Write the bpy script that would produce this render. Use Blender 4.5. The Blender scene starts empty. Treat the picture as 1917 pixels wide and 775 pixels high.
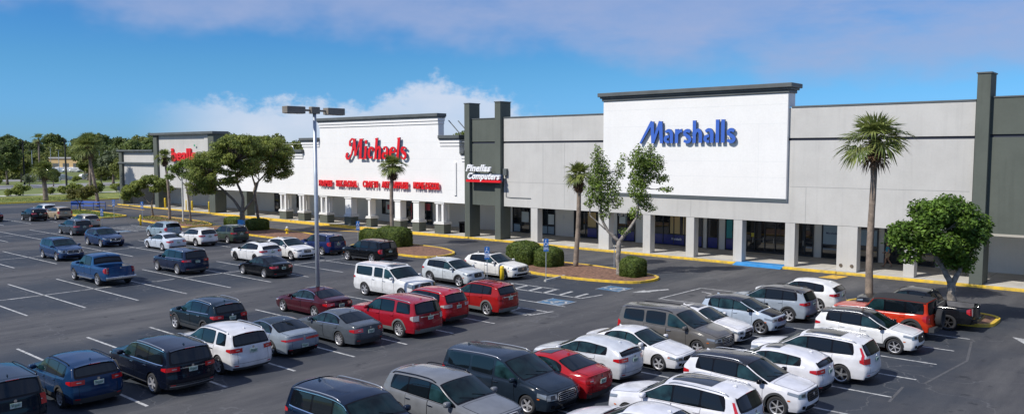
import bpy, bmesh, math, random
import numpy as np
from mathutils import Vector, Matrix
random.seed(7); RNG = np.random.default_rng(7)
R = math.radians; PI = math.pi
scene = bpy.context.scene
C = scene.collection

# ---------------------------------------------------------------- camera
cam = bpy.data.cameras.new("camera")
camo = bpy.data.objects.new("camera", cam); C.objects.link(camo)
camo.location = (0, 0, 8.0)
camo.rotation_euler = (R(90 - 4.4963), R(0.0417), R(40.9299))
cam.sensor_width = 36.0; cam.sensor_fit = 'HORIZONTAL'
cam.lens = 36.0 * 1522.11 / 1917.0
cam.shift_y = 16.33 / 1917.0
cam.clip_start = 0.2; cam.clip_end = 6000
scene.camera = camo
scene.render.resolution_x = 1024; scene.render.resolution_y = 413

# ---------------------------------------------------------------- sun, sky, exposure
sdir = Vector((0.32, 0.95, -1.02)).normalized()          # the way the light travels
sun_el = math.asin(-sdir.z)
sun_az = math.atan2(-sdir.x, -sdir.y)                     # clockwise from +Y
sl = bpy.data.lights.new("sun", 'SUN'); sl.energy = 4.6; sl.angle = R(0.5); sl.color = (1.0, 0.955, 0.88)
so = bpy.data.objects.new("sun", sl); C.objects.link(so)
so.rotation_euler = sdir.to_track_quat('-Z', 'Y').to_euler()
scene.view_settings.view_transform = 'Standard'
scene.view_settings.look = 'None'
scene.view_settings.exposure = 0.0
scene.view_settings.gamma = 1.0

world = bpy.data.worlds.new("World"); scene.world = world; world.use_nodes = True
def make_sky():
    nt = world.node_tree; nt.nodes.clear(); N = nt.nodes.new; L = nt.links.new
    out = N('ShaderNodeOutputWorld'); bg = N('ShaderNodeBackground'); L(bg.outputs[0], out.inputs[0])
    bg.inputs[1].default_value = 0.10
    sky = N('ShaderNodeTexSky'); sky.sky_type = 'NISHITA'; sky.sun_disc = False
    sky.sun_elevation = sun_el; sky.sun_rotation = sun_az
    sky.air_density = 1.0; sky.dust_density = 0.15; sky.ozone_density = 4.0; sky.altitude = 0
    tc = N('ShaderNodeTexCoord')
    def m(op, a, b=None, c=None):
        n = N('ShaderNodeMath'); n.operation = op
        for i, v in enumerate((a, b, c)):
            if v is None: continue
            if isinstance(v, (int, float)): n.inputs[i].default_value = v
            else: L(v, n.inputs[i])
        return n.outputs[0]
    def sstep(x, a, b):
        n = N('ShaderNodeMapRange'); n.interpolation_type = 'SMOOTHSTEP'
        L(x, n.inputs[0]); n.inputs[1].default_value = a; n.inputs[2].default_value = b
        return n.outputs[0]
    sep = N('ShaderNodeSeparateXYZ'); L(tc.outputs['Generated'], sep.inputs[0])
    x, y, z = sep.outputs
    az = m('ARCTAN2', m('MULTIPLY', x, -1.0), y)             # 0 = +Y, grows towards -X
    el = z
    def noise(sx, sy, off, detail, rough=0.55):
        cb = N('ShaderNodeCombineXYZ')
        L(m('MULTIPLY', az, sx), cb.inputs[0]); L(m('MULTIPLY', el, sy), cb.inputs[1]); cb.inputs[2].default_value = off
        n = N('ShaderNodeTexNoise'); n.inputs['Scale'].default_value = 1.0
        n.inputs['Detail'].default_value = detail; n.inputs['Roughness'].default_value = rough
        L(cb.outputs[0], n.inputs['Vector']); return n.outputs['Fac']
    # low heaps near the horizon: a skyline of cloud tops that varies with azimuth
    # a taller heap straight over the middle of the row of shops
    d1 = m('SUBTRACT', az, 0.795); heap = m('MULTIPLY', m('EXPONENT', m('MULTIPLY', m('MULTIPLY', d1, d1), -210.0)), 0.036)
    d1b = m('SUBTRACT', az, 1.0); heap2 = m('MULTIPLY', m('EXPONENT', m('MULTIPLY', m('MULTIPLY', d1b, d1b), -90.0)), 0.012)
    puff = m('MULTIPLY', m('SUBTRACT', noise(24.0, 34.0, 9.0, 8.0, 0.62), 0.5), 0.075)
    h = m('SUBTRACT', m('ADD', m('ADD', m('ADD', heap, 0.052), heap2), puff), el)
    az_gate = m('MULTIPLY', sstep(az, 0.655, 0.72), m('SUBTRACT', 1.0, sstep(az, 1.02, 1.16)))
    low = m('MULTIPLY', sstep(h, -0.004, 0.016), az_gate)
    low = m('MULTIPLY', low, m('ADD', 0.44, m('MULTIPLY', noise(11.0, 18.0, 2.0, 6.0), 0.62)))
    # a thin sheet of cloud higher up, ragged lower edge
    sheet_n = noise(3.3, 11.0, 21.0, 6.0, 0.6)
    edge = m('ADD', m('MULTIPLY', sstep(az, 0.25, 0.95), 0.055), 0.072)
    edge = m('ADD', edge, m('MULTIPLY', m('SUBTRACT', noise(7.0, 12.0, 5.0, 4.0), 0.5), 0.13))
    high = m('MULTIPLY', sstep(m('SUBTRACT', el, edge), -0.01, 0.045), m('MULTIPLY', m('MULTIPLY', sstep(sheet_n, 0.16, 0.52), m('ADD', 0.45, m('MULTIPLY', noise(11.0, 26.0, 41.0, 7.0, 0.6), 0.75))), 0.88))
    # hue of the clear sky: keep the blue deep near the horizon as in the photograph
    hsv = N('ShaderNodeHueSaturation'); hsv.inputs['Saturation'].default_value = 1.25; hsv.inputs['Value'].default_value = 0.86
    L(sky.outputs[0], hsv.inputs['Color'])
    tint = N('ShaderNodeMix'); tint.data_type = 'RGBA'; tint.blend_type = 'MULTIPLY'; tint.inputs[0].default_value = 1.0
    L(hsv.outputs[0], tint.inputs[6])
    tm = N('ShaderNodeMix'); tm.data_type = 'RGBA'; L(sstep(el, 0.01, 0.11), tm.inputs[0])
    tm.inputs[6].default_value = (0.37, 0.80, 1.62, 1); tm.inputs[7].default_value = (0.51, 0.93, 1.30, 1); L(tm.outputs[2], tint.inputs[7])
    base = tint.outputs[2]
    def mix(a, fac, col):
        n = N('ShaderNodeMix'); n.data_type = 'RGBA'; L(fac, n.inputs[0]); L(a, n.inputs[6])
        if isinstance(col, tuple): n.inputs[7].default_value = col
        else: L(col, n.inputs[7])
        return n.outputs[2]
    a = mix(base, high, (3.5, 4.35, 6.8, 1))
    a = mix(a, low, (7.0, 7.5, 8.7, 1))
    L(a, bg.inputs[0])
make_sky()

# ---------------------------------------------------------------- helpers
MATS = {}
def principled(name, color, rough=0.6, metal=0.0, var=0.0, scale=3.0, bump=0.0, coat=0.0, spec=0.5, island=0.0, col2=None, bscale=None, trans=0.0):
    if name in MATS: return MATS[name]
    m = bpy.data.materials.new(name); m.use_nodes = True; nt = m.node_tree
    b = nt.nodes['Principled BSDF']; N = nt.nodes.new; L = nt.links.new
    b.inputs['Base Color'].default_value = (*color, 1); b.inputs['Roughness'].default_value = rough
    b.inputs['Metallic'].default_value = metal; b.inputs['Coat Weight'].default_value = coat
    b.inputs['Coat Roughness'].default_value = 0.04
    b.inputs['Specular IOR Level'].default_value = spec
    tc = N('ShaderNodeTexCoord')
    if var > 0 or col2:
        n = N('ShaderNodeTexNoise'); n.inputs['Scale'].default_value = scale; n.inputs['Detail'].default_value = 6
        L(tc.outputs['Object'], n.inputs['Vector'])
        mx = N('ShaderNodeMix'); mx.data_type = 'RGBA'
        c2 = col2 or tuple(c * (1 - var) for c in color)
        c1 = color if col2 else tuple(min(1, c * (1 + var * 0.6)) for c in color)
        mr = N('ShaderNodeMapRange'); mr.inputs[1].default_value = 0.36; mr.inputs[2].default_value = 0.66
        L(n.outputs['Fac'], mr.inputs[0]); L(mr.outputs[0], mx.inputs[0])
        mx.inputs[6].default_value = (*c1, 1); mx.inputs[7].default_value = (*c2, 1)
        last = mx.outputs[2]
        if island > 0:
            g = N('ShaderNodeNewGeometry'); hs = N('ShaderNodeHueSaturation')
            r1 = N('ShaderNodeMapRange'); r1.inputs[3].default_value = 1 - island; r1.inputs[4].default_value = 1 + island
            L(g.outputs['Random Per Island'], r1.inputs[0]); L(r1.outputs[0], hs.inputs['Value'])
            L(last, hs.inputs['Color']); last = hs.outputs[0]
        L(last, b.inputs['Base Color'])
    if bump > 0:
        n2 = N('ShaderNodeTexNoise'); n2.inputs['Scale'].default_value = bscale or scale * 12; n2.inputs['Detail'].default_value = 4
        L(tc.outputs['Object'], n2.inputs['Vector'])
        bp = N('ShaderNodeBump'); bp.inputs['Strength'].default_value = bump; bp.inputs['Distance'].default_value = 0.03
        L(n2.outputs['Fac'], bp.inputs['Height']); L(bp.outputs[0], b.inputs['Normal'])
    if trans > 0:      # thin leaves let some light through
        t = N('ShaderNodeBsdfTranslucent'); mxs = N('ShaderNodeMixShader'); mxs.inputs[0].default_value = trans
        if b.inputs['Base Color'].is_linked: L(b.inputs['Base Color'].links[0].from_socket, t.inputs[0])
        L(b.outputs[0], mxs.inputs[1]); L(t.outputs[0], mxs.inputs[2]); L(mxs.outputs[0], nt.nodes['Material Output'].inputs[0])
    MATS[name] = m
    return m

class MB:
    def __init__(s): s.v = []; s.f = []; s.m = []; s.cur = 0
    def add(s, vs, fs, mi=None):
        o = len(s.v); s.v += [tuple(v) for v in vs]; s.f += [tuple(i + o for i in f) for f in fs]
        s.m += [s.cur if mi is None else mi] * len(fs); return s
    def box(s, x0, y0, z0, x1, y1, z1, mi=None):
        v = [(x0,y0,z0),(x1,y0,z0),(x1,y1,z0),(x0,y1,z0),(x0,y0,z1),(x1,y0,z1),(x1,y1,z1),(x0,y1,z1)]
        return s.add(v, [(3,2,1,0),(4,5,6,7),(0,1,5,4),(1,2,6,5),(2,3,7,6),(3,0,4,7)], mi)
    def tube(s, pts, rads, n=8, mi=None, caps=True):
        pts = [Vector(p) for p in pts]; rings = []; vs = []
        up = Vector((0.13, 0.21, 1)).normalized()
        for i, p in enumerate(pts):
            d = (pts[min(i+1, len(pts)-1)] - pts[max(i-1, 0)]).normalized()
            a = d.cross(up)
            if a.length < 1e-3: a = d.cross(Vector((1, 0, 0)))
            a.normalize(); b = d.cross(a)
            for k in range(n):
                t = 2*PI*k/n; vs.append(p + (a*math.cos(t) + b*math.sin(t))*rads[i])
        fs = []
        for i in range(len(pts)-1):
            for k in range(n):
                fs.append((i*n+k, i*n+(k+1) % n, (i+1)*n+(k+1) % n, (i+1)*n+k))
        if caps: fs.append(tuple(range(n-1, -1, -1))); fs.append(tuple((len(pts)-1)*n+k for k in range(n)))
        return s.add(vs, fs, mi)
    def prism(s, poly, z0, z1, mi=None):
        n = len(poly); v = [(x, y, z0) for x, y in poly] + [(x, y, z1) for x, y in poly]
        return s.add(v, [tuple(range(n-1, -1, -1)), tuple(range(n, 2*n))] + [(i, (i+1) % n, n+(i+1) % n, n+i) for i in range(n)], mi)
    def grid(s, P, mi=None, border=None, bmi=None):
        a, b = P.shape[:2]; o = len(s.v); s.v += [tuple(p) for p in P.reshape(-1, 3)]
        for i in range(a-1):
            for j in range(b-1):
                s.f.append((o+i*b+j, o+(i+1)*b+j, o+(i+1)*b+j+1, o+i*b+j+1))
                e = border and (i == 0 or j == 0 or i == a-2 or j == b-2)
                s.m.append(bmi if e else (s.cur if mi is None else mi))
        return s
    def build(s, name, mats, parent=None, smooth=False, angle=None, xf=None):
        me = bpy.data.meshes.new(name); me.from_pydata(s.v, [], s.f)
        if not isinstance(mats, (list, tuple)): mats = [mats]
        for m in mats: me.materials.append(m)
        me.polygons.foreach_set('material_index', s.m)
        me.polygons.foreach_set('use_smooth', [smooth]*len(s.f))
        if xf is not None: me.transform(xf)
        me.update()
        if smooth and angle: me.set_sharp_from_angle(angle=R(angle))
        o = bpy.data.objects.new(name, me); C.objects.link(o)
        if parent: o.parent = parent
        return o

def thing(name, label, cat, loc=(0, 0, 0), rz=0, group=None):
    o = bpy.data.objects.new(name, None); C.objects.link(o); o.empty_display_size = 0.3
    o.location = loc; o.rotation_euler = (0, 0, rz); return tag(o, label, cat, group)
def tag(o, label, cat, group=None):
    o['label'] = label; o['category'] = cat
    if group: o['group'] = group
    return o
def struct(o): o['kind'] = 'structure'; return o
def dup(o, parent=None):
    c = o.copy(); C.objects.link(c)
    if parent: c.parent = parent
    for ch in list(o.children): dup(ch, c)
    return c
def bevel(o, w, seg=2):
    bm = bmesh.new(); bm.from_mesh(o.data)
    bmesh.ops.bevel(bm, geom=bm.edges[:], offset=w, segments=seg, affect='EDGES', profile=0.6, clamp_overlap=True)
    bm.to_mesh(o.data); bm.free(); return o

def text_mesh(body, size, depth, bold=0.0, shear=0.0, align='LEFT', spacing=1.0):
    cu = bpy.data.curves.new('txt', 'FONT'); cu.body = body; cu.size = size; cu.extrude = depth; cu.offset = bold
    cu.shear = shear; cu.align_x = align; cu.space_character = spacing; cu.resolution_u = 3
    t = bpy.data.objects.new('txt', cu); C.objects.link(t)
    dg = bpy.context.evaluated_depsgraph_get()
    me = bpy.data.meshes.new_from_object(t.evaluated_get(dg))
    bpy.data.objects.remove(t); bpy.data.curves.remove(cu)
    return me
def place_text(name, me, mat, parent, x, y, z, sx=1.0, sz=1.0, rz=0.0, flat=False):
    """letters stand in the XZ plane facing -Y; origin = left end of the baseline"""
    me.name = name; me.materials.clear(); me.materials.append(mat)
    if not flat: me.transform(Matrix.Rotation(R(90), 4, 'X'))
    me.transform(Matrix.Diagonal((sx, 1, sz, 1)) if not flat else Matrix.Diagonal((sx, sz, 1, 1)))
    o = bpy.data.objects.new(name, me); C.objects.link(o); o.location = (x, y, z); o.rotation_euler[2] = rz
    if parent: o.parent = parent
    return o

# ================================================================ GROUND AND PAVING
def asphalt_material():
    m = bpy.data.materials.new('asphalt'); m.use_nodes = True; nt = m.node_tree; N = nt.nodes.new; L = nt.links.new
    b = nt.nodes['Principled BSDF']; tc = N('ShaderNodeTexCoord')
    def noise(scale, detail, sx=1, sy=1, rough=0.6):
        mp = N('ShaderNodeMapping'); mp.inputs['Scale'].default_value = (sx, sy, 1); L(tc.outputs['Object'], mp.inputs[0])
        n = N('ShaderNodeTexNoise'); n.inputs['Scale'].default_value = scale; n.inputs['Detail'].default_value = detail
        n.inputs['Roughness'].default_value = rough; L(mp.outputs[0], n.inputs['Vector']); return n.outputs['Fac']
    def mr(x, a, bb, c, d):
        n = N('ShaderNodeMapRange'); L(x, n.inputs[0])
        for i, v in zip((1, 2, 3, 4), (a, bb, c, d)): n.inputs[i].default_value = v
        return n.outputs[0]
    def mix(f, a, c, mode='MIX'):
        n = N('ShaderNodeMix'); n.data_type = 'RGBA'; n.blend_type = mode
        if isinstance(f, float): n.inputs[0].default_value = f
        else: L(f, n.inputs[0])
        for i, v in ((6, a), (7, c)):
            if isinstance(v, tuple): n.inputs[i].default_value = v
            else: L(v, n.inputs[i])
        return n.outputs[2]
    big = mr(noise(0.10, 5), 0.35, 0.65, 0, 1)
    lane = mr(noise(0.30, 9, 1.7, 0.30, .68), 0.42, 0.70, 0, 1)        # tyre-worn streaks along the aisles (Y)
    lane2 = mr(noise(0.5, 8, 0.30, 1.5, .68), 0.5, 0.74, 0, 1)
    base = mix(big, (0.024, 0.032, 0.046, 1), (0.038, 0.045, 0.057, 1))
    # sealcoat wears off along the driving aisles (every 18.6 m across the lot), stays dark in the stalls
    sp = N('ShaderNodeSeparateXYZ'); L(tc.outputs['Object'], sp.inputs[0])
    def mth(op, a, b_=None):
        n = N('ShaderNodeMath'); n.operation = op
        for i, v in enumerate((a, b_)):
            if v is None: continue
            if isinstance(v, (int, float)): n.inputs[i].default_value = v
            else: L(v, n.inputs[i])
        return n.outputs[0]
    wob = mth('MULTIPLY', mth('SUBTRACT', noise(0.25, 5), 0.5), 5.0)
    cosx = mth('COSINE', mth('MULTIPLY', mth('ADD', mth('ADD', sp.outputs[0], 40.3), wob), 2*PI/18.6))
    aisle = mr(cosx, -0.1, 0.75, 0, 1); north = mr(sp.outputs[1], 45.5, 49.0, 0, 1); aisle = mth('MAXIMUM', aisle, north)
    base = mix(mth('MULTIPLY', aisle, 0.75), base, (0.066, 0.064, 0.066, 1))
    lane = mth('MULTIPLY', lane, mth('ADD', mth('MULTIPLY', aisle, 0.75), 0.12))
    base = mix(lane, base, (0.125, 0.122, 0.120, 1))
    stain = mr(noise(0.8, 7, 1, 1, .7), 0.60, 0.74, 0, 0.55); base = mix(stain, base, (0.105, 0.105, 0.108, 1))
    n1 = N('ShaderNodeMath'); n1.operation = 'MULTIPLY'; n1.inputs[1].default_value = 0.3; L(lane2, n1.inputs[0])
    base = mix(n1.outputs[0], base, (0.085, 0.083, 0.082, 1))
    # oil drips and dark patches
    spots = mr(noise(1.3, 4), 0.62, 0.70, 0, 0.7); base = mix(spots, base, (0.017, 0.019, 0.023, 1))
    # fine aggregate
    fine = mr(noise(38, 2), 0.3, 0.75, 0.72, 1.35); g = N('ShaderNodeCombineColor')
    for i in range(3): L(fine, g.inputs[i])
    base = mix(1.0, base, g.outputs[0], 'MULTIPLY')
    # cracks
    v = N('ShaderNodeTexVoronoi'); v.feature = 'DISTANCE_TO_EDGE'; v.inputs['Scale'].default_value = 0.17
    wv = N('ShaderNodeTexNoise'); wv.inputs['Scale'].default_value = 0.5; wv.inputs['Detail'].default_value = 6
    L(tc.outputs['Object'], wv.inputs['Vector'])
    va = N('ShaderNodeVectorMath'); va.operation = 'MULTIPLY_ADD'; L(wv.outputs['Color'], va.inputs[0]); va.inputs[1].default_value = (4, 4, 0); L(tc.outputs['Object'], va.inputs[2])
    L(va.outputs[0], v.inputs['Vector'])
    cr = mr(v.outputs['Distance'], 0.0, 0.006, 0.75, 0); base = mix(cr, base, (0.12, 0.12, 0.125, 1))
    L(base, b.inputs['Base Color']); b.inputs['Roughness'].default_value = 0.82
    b.inputs['Specular IOR Level'].default_value = 0.35
    bp = N('ShaderNodeBump'); bp.inputs['Strength'].default_value = 0.35; bp.inputs['Distance'].default_value = 0.01
    L(noise(45, 3), bp.inputs['Height']); L(bp.outputs[0], b.inputs['Normal'])
    return m
M_asph = asphalt_material()
M_grassfar = principled('grass_ground', (0.150, 0.185, 0.048), 0.95, var=0.5, scale=0.08, bump=0.3, bscale=3)
M_grass = principled('grass', (0.20, 0.23, 0.045), 0.95, var=0.45, scale=0.9, bump=0.6, bscale=14)
M_conc = principled('concrete_pavement', (0.50, 0.48, 0.44), 0.9, var=0.18, scale=0.6, bump=0.15, bscale=20)
M_road = principled('road_grey', (0.25, 0.25, 0.255), 0.9, var=0.15, scale=0.2)
M_yellow = principled('yellow_paint', (0.80, 0.51, 0.025), 0.7, col2=(0.47, 0.33, 0.07), scale=3.2)
M_yellow2 = principled('yellow_paint_faded', (0.62, 0.38, 0.06), 0.8, var=0.35, scale=3)
M_mulch = principled('red_mulch', (0.27, 0.145, 0.095), 0.97, scale=5, bump=1.0, bscale=40, col2=(0.12, 0.065, 0.042))
M_blue = principled('blue_paint', (0.035, 0.24, 0.55), 0.6, var=0.15, scale=3)

def worn_paint(name, col):
    m = bpy.data.materials.new(name); m.use_nodes = True; nt = m.node_tree; N = nt.nodes.new; L = nt.links.new
    b = nt.nodes['Principled BSDF']; tc = N('ShaderNodeTexCoord')
    n = N('ShaderNodeTexNoise'); n.inputs['Scale'].default_value = 3.5; n.inputs['Detail'].default_value = 9; n.inputs['Roughness'].default_value = 0.75
    L(tc.outputs['Object'], n.inputs['Vector'])
    r = N('ShaderNodeMapRange'); r.inputs[1].default_value = 0.47; r.inputs[2].default_value = 0.62; L(n.outputs['Fac'], r.inputs[0])
    mx = N('ShaderNodeMix'); mx.data_type = 'RGBA'; L(r.outputs[0], mx.inputs[0])
    mx.inputs[6].default_value = (*col, 1); mx.inputs[7].default_value = tuple(c*0.28+0.04 for c in col) + (1,)
    L(mx.outputs[2], b.inputs['Base Color']); b.inputs['Roughness'].default_value = 0.8
    return m
M_white = worn_paint('white_line_paint', (0.47, 0.47, 0.46))
M_bluep = worn_paint('blue_line_paint', (0.07, 0.17, 0.29))
M_faint = worn_paint('faint_line_paint', (0.095, 0.095, 0.10))

def sheet(name, poly, z, mat):
    mb = MB(); mb.add([(x, y, z) for x, y in poly], [tuple(range(len(poly)))]); return struct(mb.build(name, mat))
def rect(x0, y0, x1, y1): return [(x0, y0), (x1, y0), (x1, y1), (x0, y1)]
sheet('ground', rect(-3000, -1500, 1500, 3000), -0.03, M_grassfar)
sheet('parking_lot', rect(-141, -120, 90, 53.9), 0.0, M_asph)
sheet('parking_lot', [(-141, 53.9), (-126.2, 53.9), (-126.2, 130), (-150, 130)], 0.0, M_asph)
sheet('road', [(-192, -200), (-212, -200), (-228, 300), (-206, 300)], -0.01, M_road)
sheet('road', [(-238, -200), (-262, -200), (-282, 300), (-256, 300)], -0.01, M_road)
sheet('path', [(-160, -100), (-164, -100), (-176, 200), (-172, 200)], -0.015, M_conc)
sheet('far_parking_lot', [(-345, -60), (-420, -60), (-440, 260), (-352, 260)], -0.012, M_road)

# sidewalk under the arcade, with its joints and the yellow kerb
mb = MB(); mb.box(-126, 54.05, -0.1, 60, 60.6, 0.15); struct(mb.build('sidewalk', M_conc))
M_joint = principled('pavement_joint', (0.25, 0.24, 0.22), 0.95)
mb = MB()
for i in range(62):
    x = -124.5 + i*3.0; mb.box(x, 54.06, 0.15, x+0.03, 60.2, 0.1535)
mb.box(-126, 57.0, 0.15, 60, 57.03, 0.1532); struct(mb.build('sidewalk_joints', M_joint))
mb = MB()
for a, b_ in ((-126, -98.6), (-98.45, -80.5), (-80.4, -52.1), (-52.0, -25.7), (-22.2, -18.6), (-18.55, 8), (8.05, 60)):
    mb.box(a, 53.82, -0.1, b_, 54.10, 0.156)
o = mb.build('kerb', M_yellow); bevel(o, 0.02, 1); struct(o)
mb = MB(); mb.add([(-97, 53.05, 0.004), (-62, 52.75, 0.004), (-62, 53.85, 0.004), (-97, 53.85, 0.004)], [(0, 1, 2, 3)])
mb.add([(-62, 52.75, 0.004), (-52.5, 53.6, 0.004), (-52.5, 53.85, 0.004), (-62, 53.85, 0.004)], [(0, 1, 2, 3)])
struct(mb.build('no_parking_paint', M_yellow))
mb = MB()   # dropped kerb painted blue
mb.add([(-25.7, 53.45, 0.004), (-22.2, 53.45, 0.004), (-22.2, 54.10, 0.158), (-25.7, 54.10, 0.158), (-22.2, 54.28, 0.158), (-25.7, 54.28, 0.158)], [(0, 1, 2, 3), (3, 2, 4, 5)])
mb.add([(-25.38, 54.28, 0.158), (-22.3, 54.28, 0.158), (-22.3, 54.9, 0.158), (-25.38, 54.9, 0.158)], [(0, 1, 2, 3)])
mb.add([(-25.7, 53.45, 0.004), (-25.7, 54.10, 0.158), (-25.7, 54.10, 0.0)], [(0, 1, 2)]); mb.add([(-22.2, 53.45, 0.004), (-22.2, 54.10, 0.158), (-22.2, 54.10, 0.0)], [(0, 1, 2)])
struct(mb.build('kerb_ramp', M_blue))
mb = MB(); mb.add([(-18.95, 51.7, 0.004), (-17.8, 51.7, 0.004), (-17.6, 53.3, 0.004), (-18.6, 53.3, 0.004)], [(0, 1, 2, 3)])
mb.add([(-70.5, 50.0, 0.004), (-70.3, 49.4, 0.004), (-61.5, 52.4, 0.004), (-61.8, 52.8, 0.004)], [(0, 1, 2, 3)])
mb.add([(-126, 52.2, 0.004), (-112.2, 51.3, 0.004), (-112.2, 51.7, 0.004), (-126, 52.6, 0.004)], [(0, 1, 2, 3)])
struct(mb.build('faded_road_paint', M_yellow2))

# white stall lines
mb = MB()
def pl(x0, y0, x1, y1, w=0.11, b=None):
    d = Vector((x1-x0, y1-y0)).normalized(); n = Vector((-d.y, d.x))*w/2
    (b or mb).add([(x0-n.x, y0-n.y, 0.004), (x1-n.x, y1-n.y, 0.004), (x1+n.x, y1+n.y, 0.004), (x0+n.x, y0+n.y, 0.004)], [(0, 1, 2, 3)])
for k in range(-9, 9):
    y = 11.45 + 2.727*k
    pl(-36.7, y, -25.2, y)
    if y < 31: pl(-30.95, y, -30.95, min(y+1.5, 31)) if k % 3 == 0 else None
for k in range(-9, 11):
    y = 11.45 + 2.727*k
    if y < 39.5: pl(-55.2, y, -43.8, y); pl(-73.9, y, -62.7, y)
    if y < 36 or (y < 39 ): pl(-92.5, y, -81.4, y) if y < 35 else None
    pl(-111.3, y, -100.2, y) if y < 40 else None
    pl(-130.5, y, -119.5, y) if y < 38 else None
    if y < 39.5: pl(-18.9, y, -7.65, y)
    pl(0.2, y, 11.4, y) if y < 39 else None
for a, b_ in ((-1.0, 4.2), (14.2, 17.0), (19.6, 25.0), (24.5, 38.6)): pl(-49.5, a, -49.5, b_)
pl(-49.4, 15.2, -49.6, 20.7)
for xx, y0, y1 in ((-68.3, 3, 38.6), (-87, 6, 35), (-105.7, 6, 40)): pl(xx, y0, xx, y1)
pl(-22.72, 38.4, -22.63, 43.1); pl(-22.63, 43.1, -18.2, 43.2); pl(-18.9, 38.7, -22.72, 38.4); pl(-22.0, 42.0, -18.4, 40.4, 0.14)
# disabled bays: hatched aisles
def hatch(x0, x1, y0, y1, n):
    pl(x0, y0, x1, y0, 0.13); pl(x0, y1, x1-2.6, y1, 0.13); pl(x1, y0, x1+0.25, y1+0.25, 0.12)
    for i in range(n):
        x = x0 + (i+0.6)*(x1-x0)/n; pl(x, y0, x-0.15, y1, 0.2)
hatch(-32.6, -26.0, 35.75, 37.2, 6)
pl(-28.2, 31.6, -25.1, 31.6, 0.12); pl(-28.4, 30.3, -25.3, 30.3, 0.12); pl(-25.2, 30.3, -24.9, 31.9, 0.12); pl(-26.6, 30.3, -26.8, 31.6, 0.2)
for i in range(7): pl(-89.0+i*0.95, 37.1, -88.6+i*0.95, 39.7, 0.18)
pl(-90, 37.0, -82.0, 37.0); pl(-90, 39.8, -82.2, 39.8)
for k in range(14): pl(8+3.0*0, 0, 8, 0.02)
struct(mb.build('parking_markings', M_white))
mb = MB()
for args in ((-6.9, 34.6, -7.5, 38.3), (-7.3, 30.2, -6.9, 34.6), (-7.6, 27.2, -7.75, 29.3), (-7.4, 38.3, -7.6, 38.8)): pl(*args, 0.09, mb)
for i in range(9): pl(-5.3+i*0.55, 21+i*1.15, -5.0+i*0.55, 21.7+i*1.15, 0.07, mb)
struct(mb.build('old_worn_markings', M_faint))
# arrows painted on the aisles
mb = MB()
mb.prism([(-6.35, 40.35), (-5.55, 38.9), (-5.3, 40.2)], 0.001, 0.004); mb.prism([(-5.45, 39.75), (-2.8, 40.6), (-2.85, 40.75), (-5.5, 39.95)], 0.0012, 0.0055)
mb.prism([(-24.9, 39.2), (-24.1, 39.9), (-24.75, 40.25)], 0.001, 0.004); mb.prism([(-24.45, 39.7), (-23.75, 41.35), (-23.95, 41.5), (-24.7, 39.95)], 0.0012, 0.0055)
mb.prism([(-57.9, 8.0), (-57.3, 9.6), (-58.5, 9.6)], 0.001, 0.004)
struct(mb.build('painted_arrows', M_white))
# wheelchair symbols: blue square, white figure
def isa(x, y):
    b = MB(); b.add([(x-0.75, y-0.75, 0.003), (x+0.75, y-0.75, 0.003), (x+0.75, y+0.75, 0.003), (x-0.75, y+0.75, 0.003)], [(0, 1, 2, 3)], 0)
    w = []
    for i in range(14):
        a0 = R(95 + 250*i/14); a1 = R(95 + 250*(i+1)/14); cx, cy = -0.05, -0.22
        q = [(cx+r*math.cos(a), cy+r*math.sin(a)) for r, a in ((0.30, a0), (0.40, a0), (0.40, a1), (0.30, a1))]; w.append(q)
    w.append([(-0.16, 0.28), (-0.04, 0.28), (0.02, -0.1), (-0.1, -0.1)]); w.append([(-0.1, 0.10), (0.25, 0.06), (0.25, -0.02), (-0.1, 0.02)])
    w.append([(-0.06, -0.14), (0.28, -0.14), (0.28, -0.04), (-0.06, -0.04)]); w.append([(0.22, -0.1), (0.34, -0.1), (0.46, -0.5), (0.34, -0.52)])
    w.append([(-0.12+0.11*math.cos(2*PI*k/10), 0.45+0.11*math.sin(2*PI*k/10)) for k in range(10)])
    for j, q in enumerate(w):
        # the figure faces drivers coming in from the aisle (+X side)
        b.add([(x - yy*1.15, y + xx*1.15, 0.006 + j*0.0004) for xx, yy in q], [tuple(range(len(q)))], 1)
    b.box(x-0.8, y-0.8, 0.001, x-0.75, y+0.8, 0.0045, 1); b.box(x+0.75, y-0.8, 0.001, x+0.8, y+0.8, 0.0045, 1)
    struct(b.build('disabled_bay_symbol', [M_bluep, M_white]))
for p in ((-26.4, 34.0), (-26.4, 39.6), (-83.2, 41.6), (-83.4, 35.9)): isa(*p)

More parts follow.
